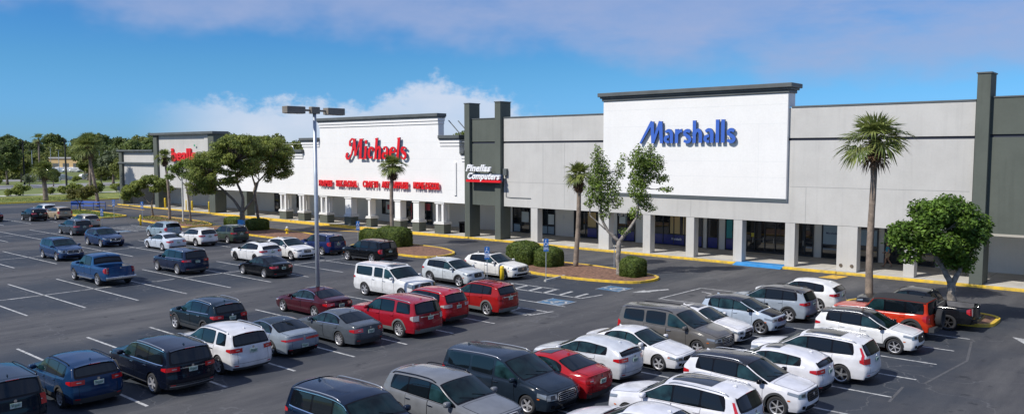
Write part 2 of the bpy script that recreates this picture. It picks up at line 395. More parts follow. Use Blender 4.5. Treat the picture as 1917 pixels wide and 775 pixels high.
# planted islands: kerb ring + mulch
def rounded(poly, r=0.8, n=5):
    out = []; N_ = len(poly)
    for i in range(N_):
        p0, p1, p2 = Vector(poly[i-1]), Vector(poly[i]), Vector(poly[(i+1) % N_])
        d0 = (p0-p1); d2 = (p2-p1); rr = min(r, d0.length*0.48, d2.length*0.48)
        a = p1 + d0.normalized()*rr; c = p1 + d2.normalized()*rr
        for k in range(n+1):
            t = k/n; out.append((a*(1-t)**2 + p1*2*t*(1-t) + c*t*t)[:])
    return out
def inset(poly, w):
    out = []; N_ = len(poly)
    for i in range(N_):
        p0, p1, p2 = Vector(poly[i-1]), Vector(poly[i]), Vector(poly[(i+1) % N_])
        t = (p2-p0).normalized(); out.append((p1 + Vector((-t.y, t.x))*w)[:])
    return out
def island(name, poly, fill, r=1.6):
    pa = rounded(poly, r); pb = inset(pa, 0.17); n = len(pa)
    b = MB(); v = [(x, y, -0.05) for x, y in pa] + [(x, y, 0.14) for x, y in pa] + [(x, y, 0.14) for x, y in pb] + [(x, y, 0.0) for x, y in pb]
    f = []
    for i in range(n):
        j = (i+1) % n
        for k in range(3): f.append((k*n+i, k*n+j, (k+1)*n+j, (k+1)*n+i))
    b.add(v, f); o = b.build('island_kerb', M_yellow); struct(o)
    b = MB(); c = Vector((sum(p[0] for p in pb)/n, sum(p[1] for p in pb)/n)); NR = 5
    vs = []
    for k in range(NR+1):
        s_ = 1 - k/(NR+0.3)
        for p in pb:
            q = c + (Vector(p)-c)*s_; vs.append((q.x, q.y, 0.10 + 0.07*(1-s_) + (RNG.uniform(-.012, .012) if 0 < k else 0)))
    fs = [(k*n+i, k*n+(i+1) % n, (k+1)*n+(i+1) % n, (k+1)*n+i) for k in range(NR) for i in range(n)] + [tuple(NR*n+i for i in range(n))]
    b.add(vs, fs); struct(b.build(name, fill, smooth=True))
island('planting_bed', [(-37.6, 42.0), (-33.3, 40.7), (-29.6, 40.75), (-26.0, 41.7), (-26.0, 44.9), (-32.2, 46.3), (-37.6, 46.2)], M_mulch)
island('planting_bed', [(-55.6, 42.3), (-47.4, 41.4), (-44.2, 41.6), (-44.4, 44.9), (-48.0, 46.8), (-55.6, 46.9)], M_mulch)
island('planting_bed', [(-80.5, 42.4), (-67.0, 42.0), (-60.6, 42.2), (-60.6, 45.4), (-67.5, 46.8), (-80.5, 47.2)], M_mulch)
island('planting_bed', [(-95.8, 42.9), (-83.6, 41.8), (-82.0, 42.2), (-82.0, 45.2), (-86.5, 46.8), (-100.2, 47.6)], M_mulch)
island('grass_island', [(-118.5, 41.5), (-103, 40.6), (-101.4, 41.2), (-101.8, 45.0), (-118.0, 46.0)], M_grass)
island('planting_bed', [(-14.6, 42.0), (-9.0, 41.5), (-7.4, 41.7), (-7.4, 44.4), (-9.0, 45.0), (-14.6, 45.4)], M_mulch)
island('grass_verge', [(-156, -60), (-142.5, -60), (-142.5, 46), (-141, 53), (-141.6, 62), (-147, 80), (-158, 80)], M_grass, 2.5)
# tufts of grass that soften the verge and the grass island
def tufts(name, boxes, n, h):
    b = MB()
    for (x0, y0, x1, y1), k in zip(boxes, n):
        xs = RNG.uniform(x0, x1, k); ys = RNG.uniform(y0, y1, k)
        for x, y in zip(xs, ys):
            a = RNG.uniform(0, PI); w = 0.05; hh = h*RNG.uniform(.5, 1.2); lx, ly = RNG.uniform(-.06, .06, 2)
            b.add([(x-w*math.cos(a), y-w*math.sin(a), .09), (x+w*math.cos(a), y+w*math.sin(a), .09), (x+lx, y+ly, .1+hh)], [(0, 1, 2)])
    o = b.build(name, principled('grass_blade', (0.16, 0.21, 0.04), 0.9, var=.4, scale=1.5, island=.3)); o['kind'] = 'stuff'
    o['label'] = 'short sunlit grass growing on the verge and the islands'; o['category'] = 'grass'
tufts('grass_blades', [(-117, 42, -102.5, 44.6), (-99, 43.5, -83, 46.2), (-155, 20, -143.5, 60)], [2600, 1400, 9000], 0.16)

M_blockblue = principled('blue_plastic', (0.03, 0.10, 0.42), 0.5)
M_concw = principled('wheel_stop_concrete', (0.42, 0.42, 0.40), 0.9, var=.2, scale=4)
def wheel_stop(x, y, rz, label, mat, L_=1.9):
    poly = [(-0.09, 0), (0.09, 0), (0.06, 0.12), (-0.06, 0.12)]
    b = MB(); n = 4; v = [(-L_/2, p, q) for p, q in poly] + [(L_/2, p, q) for p, q in poly]
    b.add(v, [(3, 2, 1, 0), (4, 5, 6, 7)] + [(i, (i+1) % n, n+(i+1) % n, n+i) for i in range(n)])
    o = b.build('wheel_stop', mat); o.location = (x, y, 0.002); o.rotation_euler[2] = rz
    tag(o, label, 'wheel stop', 'concrete and plastic wheel stops')
wheel_stop(-33.85, 39.95, R(95), 'concrete wheel stop nearest the white crossover, shaded at the disabled bay', M_concw, 2.2)
wheel_stop(-31.2, 40.1, R(97), 'bright concrete wheel stop right of the tall disabled parking sign', M_concw, 2.4)

# ================================================================ THE ROW OF SHOPS
def stucco(name, col, var=0.07, stain=0.12):
    m = bpy.data.materials.new(name); m.use_nodes = True; nt = m.node_tree; N = nt.nodes.new; L = nt.links.new
    b = nt.nodes['Principled BSDF']; tc = N('ShaderNodeTexCoord')
    def nz(scale, sx, sy, sz, det=6):
        mp = N('ShaderNodeMapping'); mp.inputs['Scale'].default_value = (sx, sy, sz); L(tc.outputs['Object'], mp.inputs[0])
        n = N('ShaderNodeTexNoise'); n.inputs['Scale'].default_value = scale; n.inputs['Detail'].default_value = det; n.inputs['Roughness'].default_value = 0.65
        L(mp.outputs[0], n.inputs['Vector']); return n.outputs['Fac']
    def mr(x, a, bb, c, d):
        n = N('ShaderNodeMapRange'); L(x, n.inputs[0])
        for i, v in zip((1, 2, 3, 4), (a, bb, c, d)): n.inputs[i].default_value = v
        return n.outputs[0]
    f = N('ShaderNodeMath'); f.operation = 'MULTIPLY'
    L(mr(nz(0.35, 1, 1, 1), 0.35, 0.65, 1 - var, 1 + var*0.4), f.inputs[0]); L(mr(nz(1.1, 2.2, 2.2, 0.12, 4), 0.52, 0.75, 1, 1 - stain), f.inputs[1])
    g = N('ShaderNodeMath'); g.operation = 'MULTIPLY'; L(f.outputs[0], g.inputs[0]); L(mr(nz(9, 1, 1, 1, 3), 0.3, 0.7, 0.97, 1.03), g.inputs[1])
    cc = N('ShaderNodeCombineColor'); [L(g.outputs[0], cc.inputs[i]) for i in range(3)]
    mx = N('ShaderNodeMix'); mx.data_type = 'RGBA'; mx.blend_type = 'MULTIPLY'; mx.inputs[0].default_value = 1
    mx.inputs[6].default_value = (*col, 1); L(cc.outputs[0], mx.inputs[7]); L(mx.outputs[2], b.inputs['Base Color'])
    b.inputs['Roughness'].default_value = 0.9; b.inputs['Specular IOR Level'].default_value = 0.2
    bp = N('ShaderNodeBump'); bp.inputs['Strength'].default_value = 0.25; bp.inputs['Distance'].default_value = 0.01
    L(nz(30, 1, 1, 1, 3), bp.inputs['Height']); L(bp.outputs[0], b.inputs['Normal'])
    return m
M_whitew = stucco('white_stucco', (0.80, 0.79, 0.77), 0.035, 0.02)
M_greyw = stucco('light_grey_stucco', (0.530, 0.518, 0.492), 0.09, 0.09)
M_green = stucco('dark_olive_stucco', (0.112, 0.125, 0.108), 0.12, 0.15)
M_cap = principled('dark_grey_coping', (0.10, 0.11, 0.11), 0.6, var=0.15, scale=1)
M_seam = principled('wall_seam', (0.33, 0.33, 0.32), 0.9)
M_groove = principled('dark_groove', (0.035, 0.04, 0.06), 0.8)
M_roof = principled('roof_membrane', (0.45, 0.45, 0.44), 0.9, var=.2, scale=.3)
M_frame = principled('dark_window_frame', (0.02, 0.022, 0.03), 0.4)
M_glass = principled('shop_glass', (0.012, 0.016, 0.022), 0.03, spec=0.8, var=0.4, scale=0.8)
M_inner = stucco('arcade_wall_grey', (0.74, 0.72, 0.68), 0.05, 0.05)
M_ceil = principled('soffit_grey', (0.72, 0.70, 0.66), 0.9)
YF, YB = 54.3, 60.3

def part(name, mb, mat, parent, bev=0.0, smooth=False):
    o = mb.build(name, mat, parent, smooth)
    if bev: bevel(o, bev, 1)
    return o
def store(name, label, cat, x0, x1):
    return thing(name, label, cat, ((x0+x1)/2, YF, 0)), (x0+x1)/2
class Bld:
    """parts are written in world coordinates and shifted to the building's base"""
    def __init__(s, label, cat, x0, x1, name='shop_building'):
        s.cx = (x0+x1)/2; s.x0, s.x1 = x0, x1
        s.root = thing(name, label, cat, (s.cx, YF, 0)); s.xf = Matrix.Translation((-s.cx, -YF, 0))
    def p(s, name, mb, mat, bev=0.0, parent=None, smooth=False):
        o = mb.build(name, mat, parent or s.root, smooth, xf=s.xf)
        if bev: bevel(o, bev, 1)
        return o
    def box(s, name, b, mat, bev=0.0, parent=None):
        return s.p(name, MB().box(*b), mat, bev, parent)
    def shell(s, roof_z):
        s.box('roof', (s.x0, 55.4, roof_z-0.3, s.x1, 96, roof_z), M_roof)
        s.box('back_wall', (s.x0, 95.6, 0, s.x1, 96.0, roof_z+0.5), M_greyw)
        s.box('ceiling', (s.x0, 55.02, 3.22, s.x1, 60.3, 3.3), M_ceil)
    def window(s, x0, x1, z0, z1, mull=0, rail=None, panes=None, door=False, stuff=()):
        """framed opening set in the back wall of the arcade; glass stands 8 cm behind the frame's face"""
        y = YB - 0.05; t = 0.07; b = MB()
        b.box(x0, y-0.06, z0, x0+t, y+0.04, z1); b.box(x1-t, y-0.06, z0, x1, y+0.04, z1)
        b.box(x0+t, y-0.06, z1-t, x1-t, y+0.04, z1); b.box(x0+t, y-0.06, z0, x1-t, y+0.04, z0+t*(2 if door else 1))
        for i in range(mull):
            x = x0 + (i+1)*(x1-x0)/(mull+1); b.box(x-t/2, y-0.055, z0+t*2.05, x+t/2, y+0.035, z1-t*1.02)
        if rail: b.box(x0+t*1.02, y-0.05, rail, x1-t*1.02, y+0.03, rail+0.06)
        f = s.p('door' if door else 'window', b, M_frame)
        g = s.box('pane', (x0+t*0.5, y+0.005, z0+0.02, x1-t*0.5, y+0.02, z1-0.02), M_glass, parent=f)
        for i, (nm, (a, bb, c, d), mat) in enumerate(stuff):
            s.box(nm, (a, y-0.012-.003*i, c, bb, y-0.002, d), mat, parent=f)
        if door:
            for i in range(max(1, mull)):
                x = x0 + (i+1)*(x1-x0)/(mull+1); hb = MB().tube([(x-0.09, y-0.13, 0.95), (x-0.09, y-0.13, 1.35)], [0.015]*2, 6)
                s.p('handle', hb, principled('steel', (0.6, 0.6, 0.6), 0.3, 1.0), parent=f)
        return f
    def inner(s, x0, x1, openings, mat=None):
        """back wall of the arcade, cut round its openings"""
        b = MB(); xs = x0
        for (a, c, z0, z1) in sorted(openings):
            if a > xs: b.box(xs, YB, 0.15, a, YB+0.25, 3.22)
            b.box(a, YB, z1, c, YB+0.25, 3.22)
            if z0 > 0.2: b.box(a, YB, 0.15, c, YB+0.25, z0)
            b.box(a, YB+0.6, 0.15, c, YB+0.62, z1, 0)
            xs = c
        if xs < x1: b.box(xs, YB, 0.15, x1, YB+0.25, 3.22)
        return s.p('arcade_wall', b, mat or M_inner)
    def column(s, x0, x1, mat, z1=3.15, depth=0.7, y0=None):
        y0 = YF+0.02 if y0 is None else y0
        return s.box('column', (x0, y0, 0.15, x1, y0+depth, z1), mat, 0.015)
    def wall(s, x0, x1, z0, z1, mat, groove=8.82, y=YF):
        b = MB()
        if groove and z0 < groove < z1:
            b.box(x0, y, z0, x1, y+0.7, groove-0.09, 0); b.box(x0, y+0.10, groove-0.09, x1, y+0.7, groove+0.09, 1); b.box(x0, y, groove+0.09, x1, y+0.7, z1, 0)
        else: b.box(x0, y, z0, x1, y+0.7, z1, 0)
        return s.p('front_wall', b, [mat, M_groove])

M_blueband = principled('blue_window_band', (0.02, 0.03, 0.20), 0.25)
M_poster = principled('white_poster', (0.55, 0.60, 0.60), 0.5)
M_tan = principled('tan_poster', (0.50, 0.36, 0.16), 0.5)
M_redp = principled('red_poster', (0.45, 0.03, 0.05), 0.5)
M_teal = principled('teal_poster', (0.02, 0.25, 0.27), 0.5)
M_frost = principled('frosted_panel', (0.25, 0.34, 0.42), 0.4)
M_wlet = principled('white_letters', (0.85, 0.85, 0.86), 0.4)
M_darklet = principled('navy_letters', (0.02, 0.03, 0.10), 0.5)

# ---- the big store with the white panel and blue lettering, and its grey wings
B = Bld('long light grey store whose raised white panel carries blue lettering', 'store', -48.05, -10.95)
B.shell(10.2)
B.wall(-48.05, -37.1, 3.15, 10.95, M_greyw); B.wall(-22.25, -10.95, 3.15, 10.95, M_greyw)
B.wall(-37.1, -22.25, 3.15, 10.95, M_greyw, groove=None)
for a, c in ((-48.05, -37.25), (-22.0, -10.95)):
    B.box('coping', (a, YF-0.05, 10.95, c, YF+0.8, 11.05), M_cap)
B.box('sign_panel', (-37.2, YF-0.28, 4.75, -22.15, YF-0.004, 11.95), M_whitew, 0.02)
B.box('sign_panel', (-37.2, YF-0.004, 11.054, -22.15, YF+0.9, 11.95), M_whitew)
b = MB(); v = [(-37.2, YF-0.28, 4.747), (-22.15, YF-0.28, 4.747), (-22.15, YF-0.003, 4.5), (-37.2, YF-0.003, 4.5), (-37.2, YF-0.003, 4.747), (-22.15, YF-0.003, 4.747)]
b.add(v, [(0, 1, 2, 3), (0, 3, 4), (1, 5, 2)]); B.p('panel_skirt', b, principled('skirt_grey_green', (0.50, 0.55, 0.53), 0.8))
b = MB()   # stepped cornice
for (dz0, dz1, pr) in ((11.95, 12.16, 0.10), (12.16, 12.30, 0.22), (12.30, 12.60, 0.36)):
    b.box(-37.2-pr, YF-0.28-pr, dz0, -22.15+pr, YF+0.9+pr, dz1)
B.p('cornice', b, M_cap, 0.03)
b = MB()
for x in (-43.6, -41.3): b.box(x, YF-0.004, 3.3, x+0.03, YF, 8.7)
b.box(-47.9, YF-0.004, 5.3, -37.4, YF, 5.33); b.box(-22.0, YF-0.004, 5.6, -11.1, YF, 5.63)
b.box(-20.9, YF-0.0042, 3.2, -20.87, YF, 5.59); b.box(-29.5, YF-0.0042, 3.2, -29.47, YF, 4.5)
B.p('wall_seam', b, M_seam)
b = MB()
for z in (6.2, 7.3, 9.9, 11.2): b.box(-37.15, YF-0.284, z, -22.2, YF-0.28, z+0.02)
for x in (-24.2,): b.box(x, YF-0.2842, 5.2, x+0.02, YF-0.28, 9.88)
B.p('panel_seam', b, principled('panel_seam', (0.70, 0.71, 0.70), 0.9))
b = MB()   # electric conduit
b.tube([(-47.75, YF-0.05, 6.1), (-47.75, YF-0.05, 4.0), (-47.2, YF-0.05, 3.95), (-44.9, YF-0.05, 3.97)], [0.025]*4, 6)
b.tube([(-50.6, YF-0.35, 5.05), (-48.6, YF-0.35, 5.1)], [0.025]*2, 6); b.box(-47.95, YF-0.25, 5.9, -47.55, YF-0.004, 6.5)
B.p('conduit', b, M_cap)
for x0, x1 in ((-44.95, -44.2), (-37.8, -36.8), (-33.62, -32.95), (-29.87, -29.2), (-26.07, -25.4), (-22.27, -21.58), (-18.75, -17.45), (-14.62, -13.98)):
    B.column(x0, x1, M_greyw)
b = MB()
for x in (-18.45, -17.75): b.tube([(x, YF+0.03, 0.55), (x, YF-0.03, 0.55)], [0.11, 0.11], 10)
B.p('drain_cover', b, principled('rusty_steel', (0.16, 0.13, 0.10), 0.6, 0.5, var=.4, scale=9))
ops = [(-52.14, -49.94, .16, 2.75), (-48.66, -46.9, .16, 2.75), (-44.66, -42.02, .16, 2.75), (-39.9, -38.07, .16, 2.75), (-36.3, -32.2, .16, 2.75), (-32.15, -31.6, .16, 2.75), (-31.2, -30.2, .16, 2.75), (-29.6, -28.7, .16, 2.75),
       (-27.95, -24.6, .16, 2.75), (-23.8, -22.5, .16, 2.75), (-21.9, -20.5, .16, 2.75), (-19.3, -17.9, .16, 2.75), (-17.5, -15.9, .16, 2.75), (-15.4, -14.2, .16, 2.75), (-13.3, -11.8, .16, 2.75)]
B.inner(-48.05, -10.95, [])
BB = lambda a, c: ('window_band', (a+.08, c-.08, 0.22, 1.05), M_blueband)
B.window(-44.66, -42.02, .16, 2.75, 1, None, door=True, stuff=[('poster', (-43.1, -42.2, 1.2, 2.5), M_tan), BB(-43.2, -42.05)])
B.window(-39.9, -38.07, .16, 2.75, 1, 1.05, stuff=[BB(-39.9, -38.07), ('poster', (-39.7, -38.9, 1.7, 2.3), M_poster)])
B.window(-36.3, -32.2, .16, 2.75, 3, 1.05, stuff=[BB(-36.3, -32.2), ('poster', (-34.6, -33.7, 1.15, 2.6), M_tan), ('poster', (-33.4, -32.7, 1.15, 2.6), M_tan)])
B.window(-32.15, -31.6, .16, 2.75, 0, 1.05, stuff=[BB(-32.15, -31.6)])
B.window(-31.2, -30.2, .16, 2.75, 0, 1.05, stuff=[BB(-31.2, -30.2)])
B.window(-29.6, -28.7, .16, 2.75, 0, 1.05, stuff=[('poster', (-29.5, -29.0, 1.1, 2.6), M_teal), BB(-29.6, -28.7)])
B.window(-27.95, -24.6, .16, 2.75, 3, 1.15, door=True, stuff=[('notice', (-27.4, -27.15, 1.35, 1.65), principled('yellow_notice', (0.5, 0.42, 0.03), .5))])
B.window(-23.8, -22.5, .16, 2.75, 1, 1.2, door=True)
f = B.window(-21.9, -20.5, .16, 2.75, 0, 1.1, stuff=[('poster', (-21.8, -20.65, 1.2, 2.65), M_frost)])
place_text('lettering', text_mesh('Marshalls', 0.22, 0.003, 0.004, 0.3), M_darklet, f, -21.62-B.cx, YB-0.068-YF, 1.95)
B.window(-19.3, -17.9, .16, 2.75, 1, 1.0, stuff=[('poster', (-19.2, -18.7, 1.3, 2.4), M_frost), ('poster', (-18.5, -18.0, 1.3, 2.4), M_frost)])
B.window(-17.5, -15.9, .16, 2.75, 1, 1.5)
B.window(-15.4, -14.2, .16, 2.75, 0, 1.0); B.window(-13.3, -11.8, .16, 2.75, 0, 1.1, stuff=[('poster', (-13.1, -12.1, 1.2, 2.2), M_frost)])
g = B.box('window_band', (-34.55, YB-0.07, 0.4, -33.6, YB-0.064, 0.95), M_blueband)
place_text('lettering', text_mesh('Marshalls', 0.26, 0.002, 0.005, 0.3), M_wlet, g, -34.5-B.cx, YB-0.074-YF, 0.62)
place_text('lettering', text_mesh('GIFTS', 0.34, 0.003, 0.008), M_wlet, B.root, -39.75-B.cx, YB-0.13-YF, 2.35)
B.box('door_mat_post', (-28.3, YB-0.5, 0.15, -27.9, YB-0.15, 1.0), M_poster)
# address plates low on the arcade wall
for x in (-46.0, -40.8): B.box('notice', (x, YB-0.012, 1.75, x+0.22, YB-0.002, 2.1), principled('pale_notice', (0.62, 0.62, 0.6), .6))

# ---- narrow dark bay between the two big stores
P = Bld('narrow dark olive bay with two tall square pilasters between white and grey stores', 'store', -52.62, -48.1)
P.shell(10.2)
P.wall(-51.93, -48.85, 3.15, 10.95, M_green, y=YF-0.05)
P.box('coping', (-51.93, YF-0.1, 10.95, -48.85, YF+0.7, 11.02), M_cap)
for x0, x1 in ((-52.6, -51.95), (-48.83, -48.15)):
    P.box('pilaster', (x0, YF-0.35, 0.15, x1, YF+1.05, 12.36), M_green, 0.015)
    P.box('coping', (x0-0.04, YF-0.39, 12.36, x1+0.04, YF+1.09, 12.44), M_cap)
P.inner(-52.9, -48.06, []); P.window(*ops[0], 1, 1.0, stuff=[('poster', (-51.0, -50.1, 1.2, 2.2), M_poster), ('poster', (-52.0, -51.2, .25, .95), M_frost)])
B.window(-48.6, -46.9, .16, 2.75, 1, 1.0, stuff=[('poster', (-47.7, -47.0, 1.15, 2.1), M_poster), ('poster', (-48.5, -47.0, .25, .95), M_frost)])

# ---- white store with red lettering
M_ = Bld('white stucco store with stepped parapet and red lettering, dark grey cornices', 'store', -97.4, -52.65)
M_.shell(7.6)
yM = YF - 0.05
def mwall(x0, x1, z1, y=None):
    M_.box('front_wall', (x0, yM, 3.18, x1, YF+0.7, z1), M_whitew)
def mcorn(x0, x1, z, white=True, dx0=0.3, dx1=0.3):
    b = MB(); b.box(x0-dx0, yM-0.36, z, x1+dx1, YF+0.85, z+0.30); b.box(x0-dx0*.8, yM-0.26, z-0.12, x1+dx1*.8, YF+0.8, z-0.002); M_.p('cornice', b, M_cap, 0.02)
    b = MB(); b.box(x0-dx0*.5, yM-0.16, z-0.42, x1+dx1*.5, YF+0.75, z-0.124); b.box(x0-dx0*.25, yM-0.08, z-0.72, x1+dx1*.25, YF+0.73, z-0.423); M_.p('moulding', b, M_whitew, 0.02)
mwall(-90.4, -78.3, 7.95); mwall(-78.3, -75.15, 9.25); mwall(-75.15, -56.35, 11.35); mwall(-56.35, -53.55, 9.25); mwall(-53.55, -52.65, 7.8)
M_.box('front_wall', (-97.4, yM, 3.18, -90.4, YF+0.7, 7.95), M_whitew)
mcorn(-97.0, -78.4, 7.95, dx0=0, dx1=0.25); mcorn(-78.35, -75.2, 9.25, dx1=0.0); mcorn(-75.15, -56.35, 11.35, dx0=.22, dx1=.22); mcorn(-56.1, -53.55, 9.25, dx0=0); mcorn(-53.2, -52.65, 7.8, dx0=0, dx1=0)
b = MB(); b.tube([(-56.2, YF+2.5, 11.0), (-54.2, YF+2.5, 9.3)], [0.05]*2, 6); b.tube([(-56.2, YF+1.2, 11.0), (-54.2, YF+1.2, 9.3)], [0.05]*2, 6); M_.p('brace', b, M_cap)
b = MB(); b.tube([(-81.3+0.45*math.cos(t), YF+0.4, 8.25+0.45*math.sin(t)) for t in np.linspace(0, PI, 9)], [0.05]*9, 6); M_.p('roof_hoop', b, principled('galvanised', (0.5, .5, .5), .4, .8))
for x0, x1 in ((-54.2, -53.9),):
    M_.box('downpipe', (x0, yM-0.12, 3.9, x1, yM-0.004, 7.0), M_whitew, 0.02)
b = MB()
for z in (4.4, 6.2, 7.3, 8.9): b.box(-90, yM-0.004, z, -52.8, yM, z+0.02)
M_.p('wall_seam', b, principled('panel_seam', (0.70, 0.71, 0.70), 0.9))
def mcol(x0, x1, kind):
    cxm = (x0+x1)/2; w = x1-x0; y0 = YF-0.02
    b = MB(); d = 0.95
    b.box(x0-M_.cx*0, y0, 0.15, x1, y0+d, 1.05, 0)
    b.box(x0-0.07, y0-0.07, 1.05, x1+0.07, y0+d+0.07, 1.17, 1); b.box(x0-0.03, y0-0.03, 1.17, x1+0.03, y0+d+0.03, 1.30, 1)
    if kind == 'double':
        for q in (x0+0.12, x1-0.12-0.3):
            for yy in (y0+0.08, y0+0.57): b.box(q, yy, 1.30, q+0.3, yy+0.3, 3.0, 1)
    elif kind == 'wide': b.box(x0+0.08, y0+0.08, 1.30, x1-0.08, y0+d-0.08, 3.0, 1)
    else:
        b.box(cxm-0.17, y0+0.1, 1.30, cxm+0.17, y0+d-0.1, 3.0, 1)
    b.box(x0-0.02, y0+0.02, 3.0, x1+0.02, y0+d, 3.18, 1)
    M_.p('column', b, [M_green, M_whitew], 0.012)
for x0, x1, k in ((-57.0, -55.7, 'double'), (-60.2, -59.2, 'wide'), (-62.95, -61.95, 'wide'), (-67.35, -66.6, 'single'), (-71.05, -69.85, 'wide'), (-75.5, -74.1, 'double'), (-79.6, -78.4, 'double'), (-83.4, -82.0, 'double')):
    mcol(x0, x1, k)
mops = [(-71.85, -69.9, .95, 2.62), (-68.5, -68.1, .2, 2.7), (-67.8, -66.7, .2, 2.7), (-65.25, -63.6, .2, 2.7), (-93.6, -90.6, .2, 2.6), (-88.6, -87.4, .9, 2.6)]
M_.inner(-97.4, -52.92, [])
M_.window(*mops[0], 0, None, stuff=[('poster', (-71.2, -70.2, 1.1, 2.4), M_poster), ('poster', (-70.95, -70.45, 1.5, 2.05), M_redp)])
M_.window(*mops[1], 0, None, door=True); M_.window(*mops[2], 0, None, door=True, stuff=[('poster', (-67.0, -66.8, .6, 2.3), M_redp)])
M_.window(*mops[3], 1, None, door=True, stuff=[('poster', (-64.6, -63.9, 1.7, 2.4), M_redp)])
M_.window(*mops[4], 2, None, door=True, stuff=[('poster', (-91.8, -91.2, .6, 2.3), M_tan)]); M_.window(*mops[5], 0, 1.7)
M_.box('pier', (-91.2, YF-0.1, 0.15, -90.3, YF+1.0, 3.17), M_green, .015)

# ---- far store with dark piers and its lower wing
K = Bld('farthest store, a square tower between dark olive piers and a low wing', 'store', -125.4, -97.45)
K.shell(7.6)
K.box('front_wall', (-113.0, YF, 3.1, -98.96, YF+0.7, 10.3), M_greyw); K.box('tower_back', (-113.0, YF+1.3, 7.6, -98.9, YF+1.6, 10.1), M_greyw)

K.box('pier', (-114.1, YF-0.3, 0.15, -113.0, YF+1.1, 10.3), M_green, .015); K.box('pier', (-98.95, YF-0.3, 0.15, -97.5, YF+1.3, 10.3), M_green, .015)
K.box('pier', (-100.2, YF-0.1, 3.1, -98.96, YF+0.5, 10.28), M_greyw)
K.box('cornice', (-114.5, YF-0.6, 10.3, -97.2, YF+1.7, 10.65), M_cap, .03)
K.box('front_wall', (-124.3, YF, 3.1, -114.12, YF+0.7, 8.0), M_greyw); K.box('pier', (-125.3, YF-0.3, 0.15, -124.32, YF+1.1, 8.05), M_green, .015)
K.box('cornice', (-125.6, YF-0.5, 8.05, -114.12, YF+1.3, 8.3), M_cap, .03); K.box('band', (-125.5, YF-0.4, 6.25, -114.12, YF-0.004, 6.5), M_cap, .02)
K.box('side_wall', (-125.3, YF+1.12, 0, -124.9, 95.5, 8.0), M_greyw)
kops = [(-101.5, -99.9, .9, 2.6), (-96.0, -95.9, .2, 2.6)]
K.inner(-124.9, -97.45, []); K.window(*kops[0], 0, 1.7)
K.column(-106.4, -105.3, M_greyw, 3.1)

# ---- dark store at the near end of the row
G = Bld('dark olive stucco store at the near right end of the row', 'store', -10.9, 40)
G.shell(10.2)
G.wall(-10.15, 40, 3.2, 11.1, M_green, groove=8.9)
G.box('coping', (-10.13, YF-0.05, 11.1, 40, YF+0.8, 11.18), M_cap)
G.box('pilaster', (-10.85, YF-0.4, 0.15, -10.15, YF+1.1, 12.5), M_green, .015); G.box('coping', (-10.9, YF-0.45, 12.5, -10.1, YF+1.15, 12.58), M_cap)
G.box('beam', (-10.14, YF-0.02, 3.06, 40, YF+0.6, 3.2), principled('beam_tan', (0.42, 0.39, 0.33), .8))
for k in range(6): G.column(-4.5+k*7.5, -3.8+k*7.5, M_green, 3.06)
G.inner(-10.94, 40, []); G.window(-2, 4, .2, 2.7, 3); G.window(9, 13, .2, 2.7, 2)
G.box('side_wall', (39.7, YF+1, 0, 40, 95.5, 11), M_green)
b = MB()
for k in range(9): b.box(-8.62+(k % 3)*0.13, YB-0.01, 2.0+(k//3)*0.16, -8.55+(k % 3)*0.13, YB-0.002, 2.08+(k//3)*0.16)
G.p('notice', b, M_seam)

# ================================================================ SHOP SIGNS
M_lblue = principled('blue_sign_letters', (0.050, 0.130, 0.50), 0.35)
M_lred = principled('red_sign_letters', (0.72, 0.012, 0.018), 0.35)
M_lside = principled('sign_letter_sides', (0.02, 0.05, 0.12), 0.5)
def ribbon(b, pts, w, y0, y1, mi=0, mi2=1):
    """a brush stroke with varying width, standing in XZ; front at y0"""
    P_ = [Vector(p) for p in pts]; n = len(P_); W = w if isinstance(w, (list, tuple)) else [w]*n
    Lf, Rt = [], []
    for i, p in enumerate(P_):
        d = (P_[min(i+1, n-1)]-P_[max(i-1, 0)]).normalized(); q = Vector((-d.y, d.x))*W[i]/2
        Lf.append(p+q); Rt.append(p-q)
    out = Lf + Rt[::-1]; m = len(out)
    v = [(p.x, y0, p.y) for p in out] + [(p.x, y1, p.y) for p in out]
    b.add(v, [(i, i+1, m-2-i, m-1-i) for i in range(n-1)], mi)
    b.add(v, [(m+i, m+m-1-i, m+m-2-i, m+i+1) for i in range(n-1)], mi2)
    b.add(v, [(i, (i+1) % m, m+(i+1) % m, m+i) for i in range(m)], mi2)
def arc(cx, cz, rx, rz, a0, a1, n=10):
    return [(cx+rx*math.cos(R(a0+(a1-a0)*i/n)), cz+rz*math.sin(R(a0+(a1-a0)*i/n))) for i in range(n+1)]
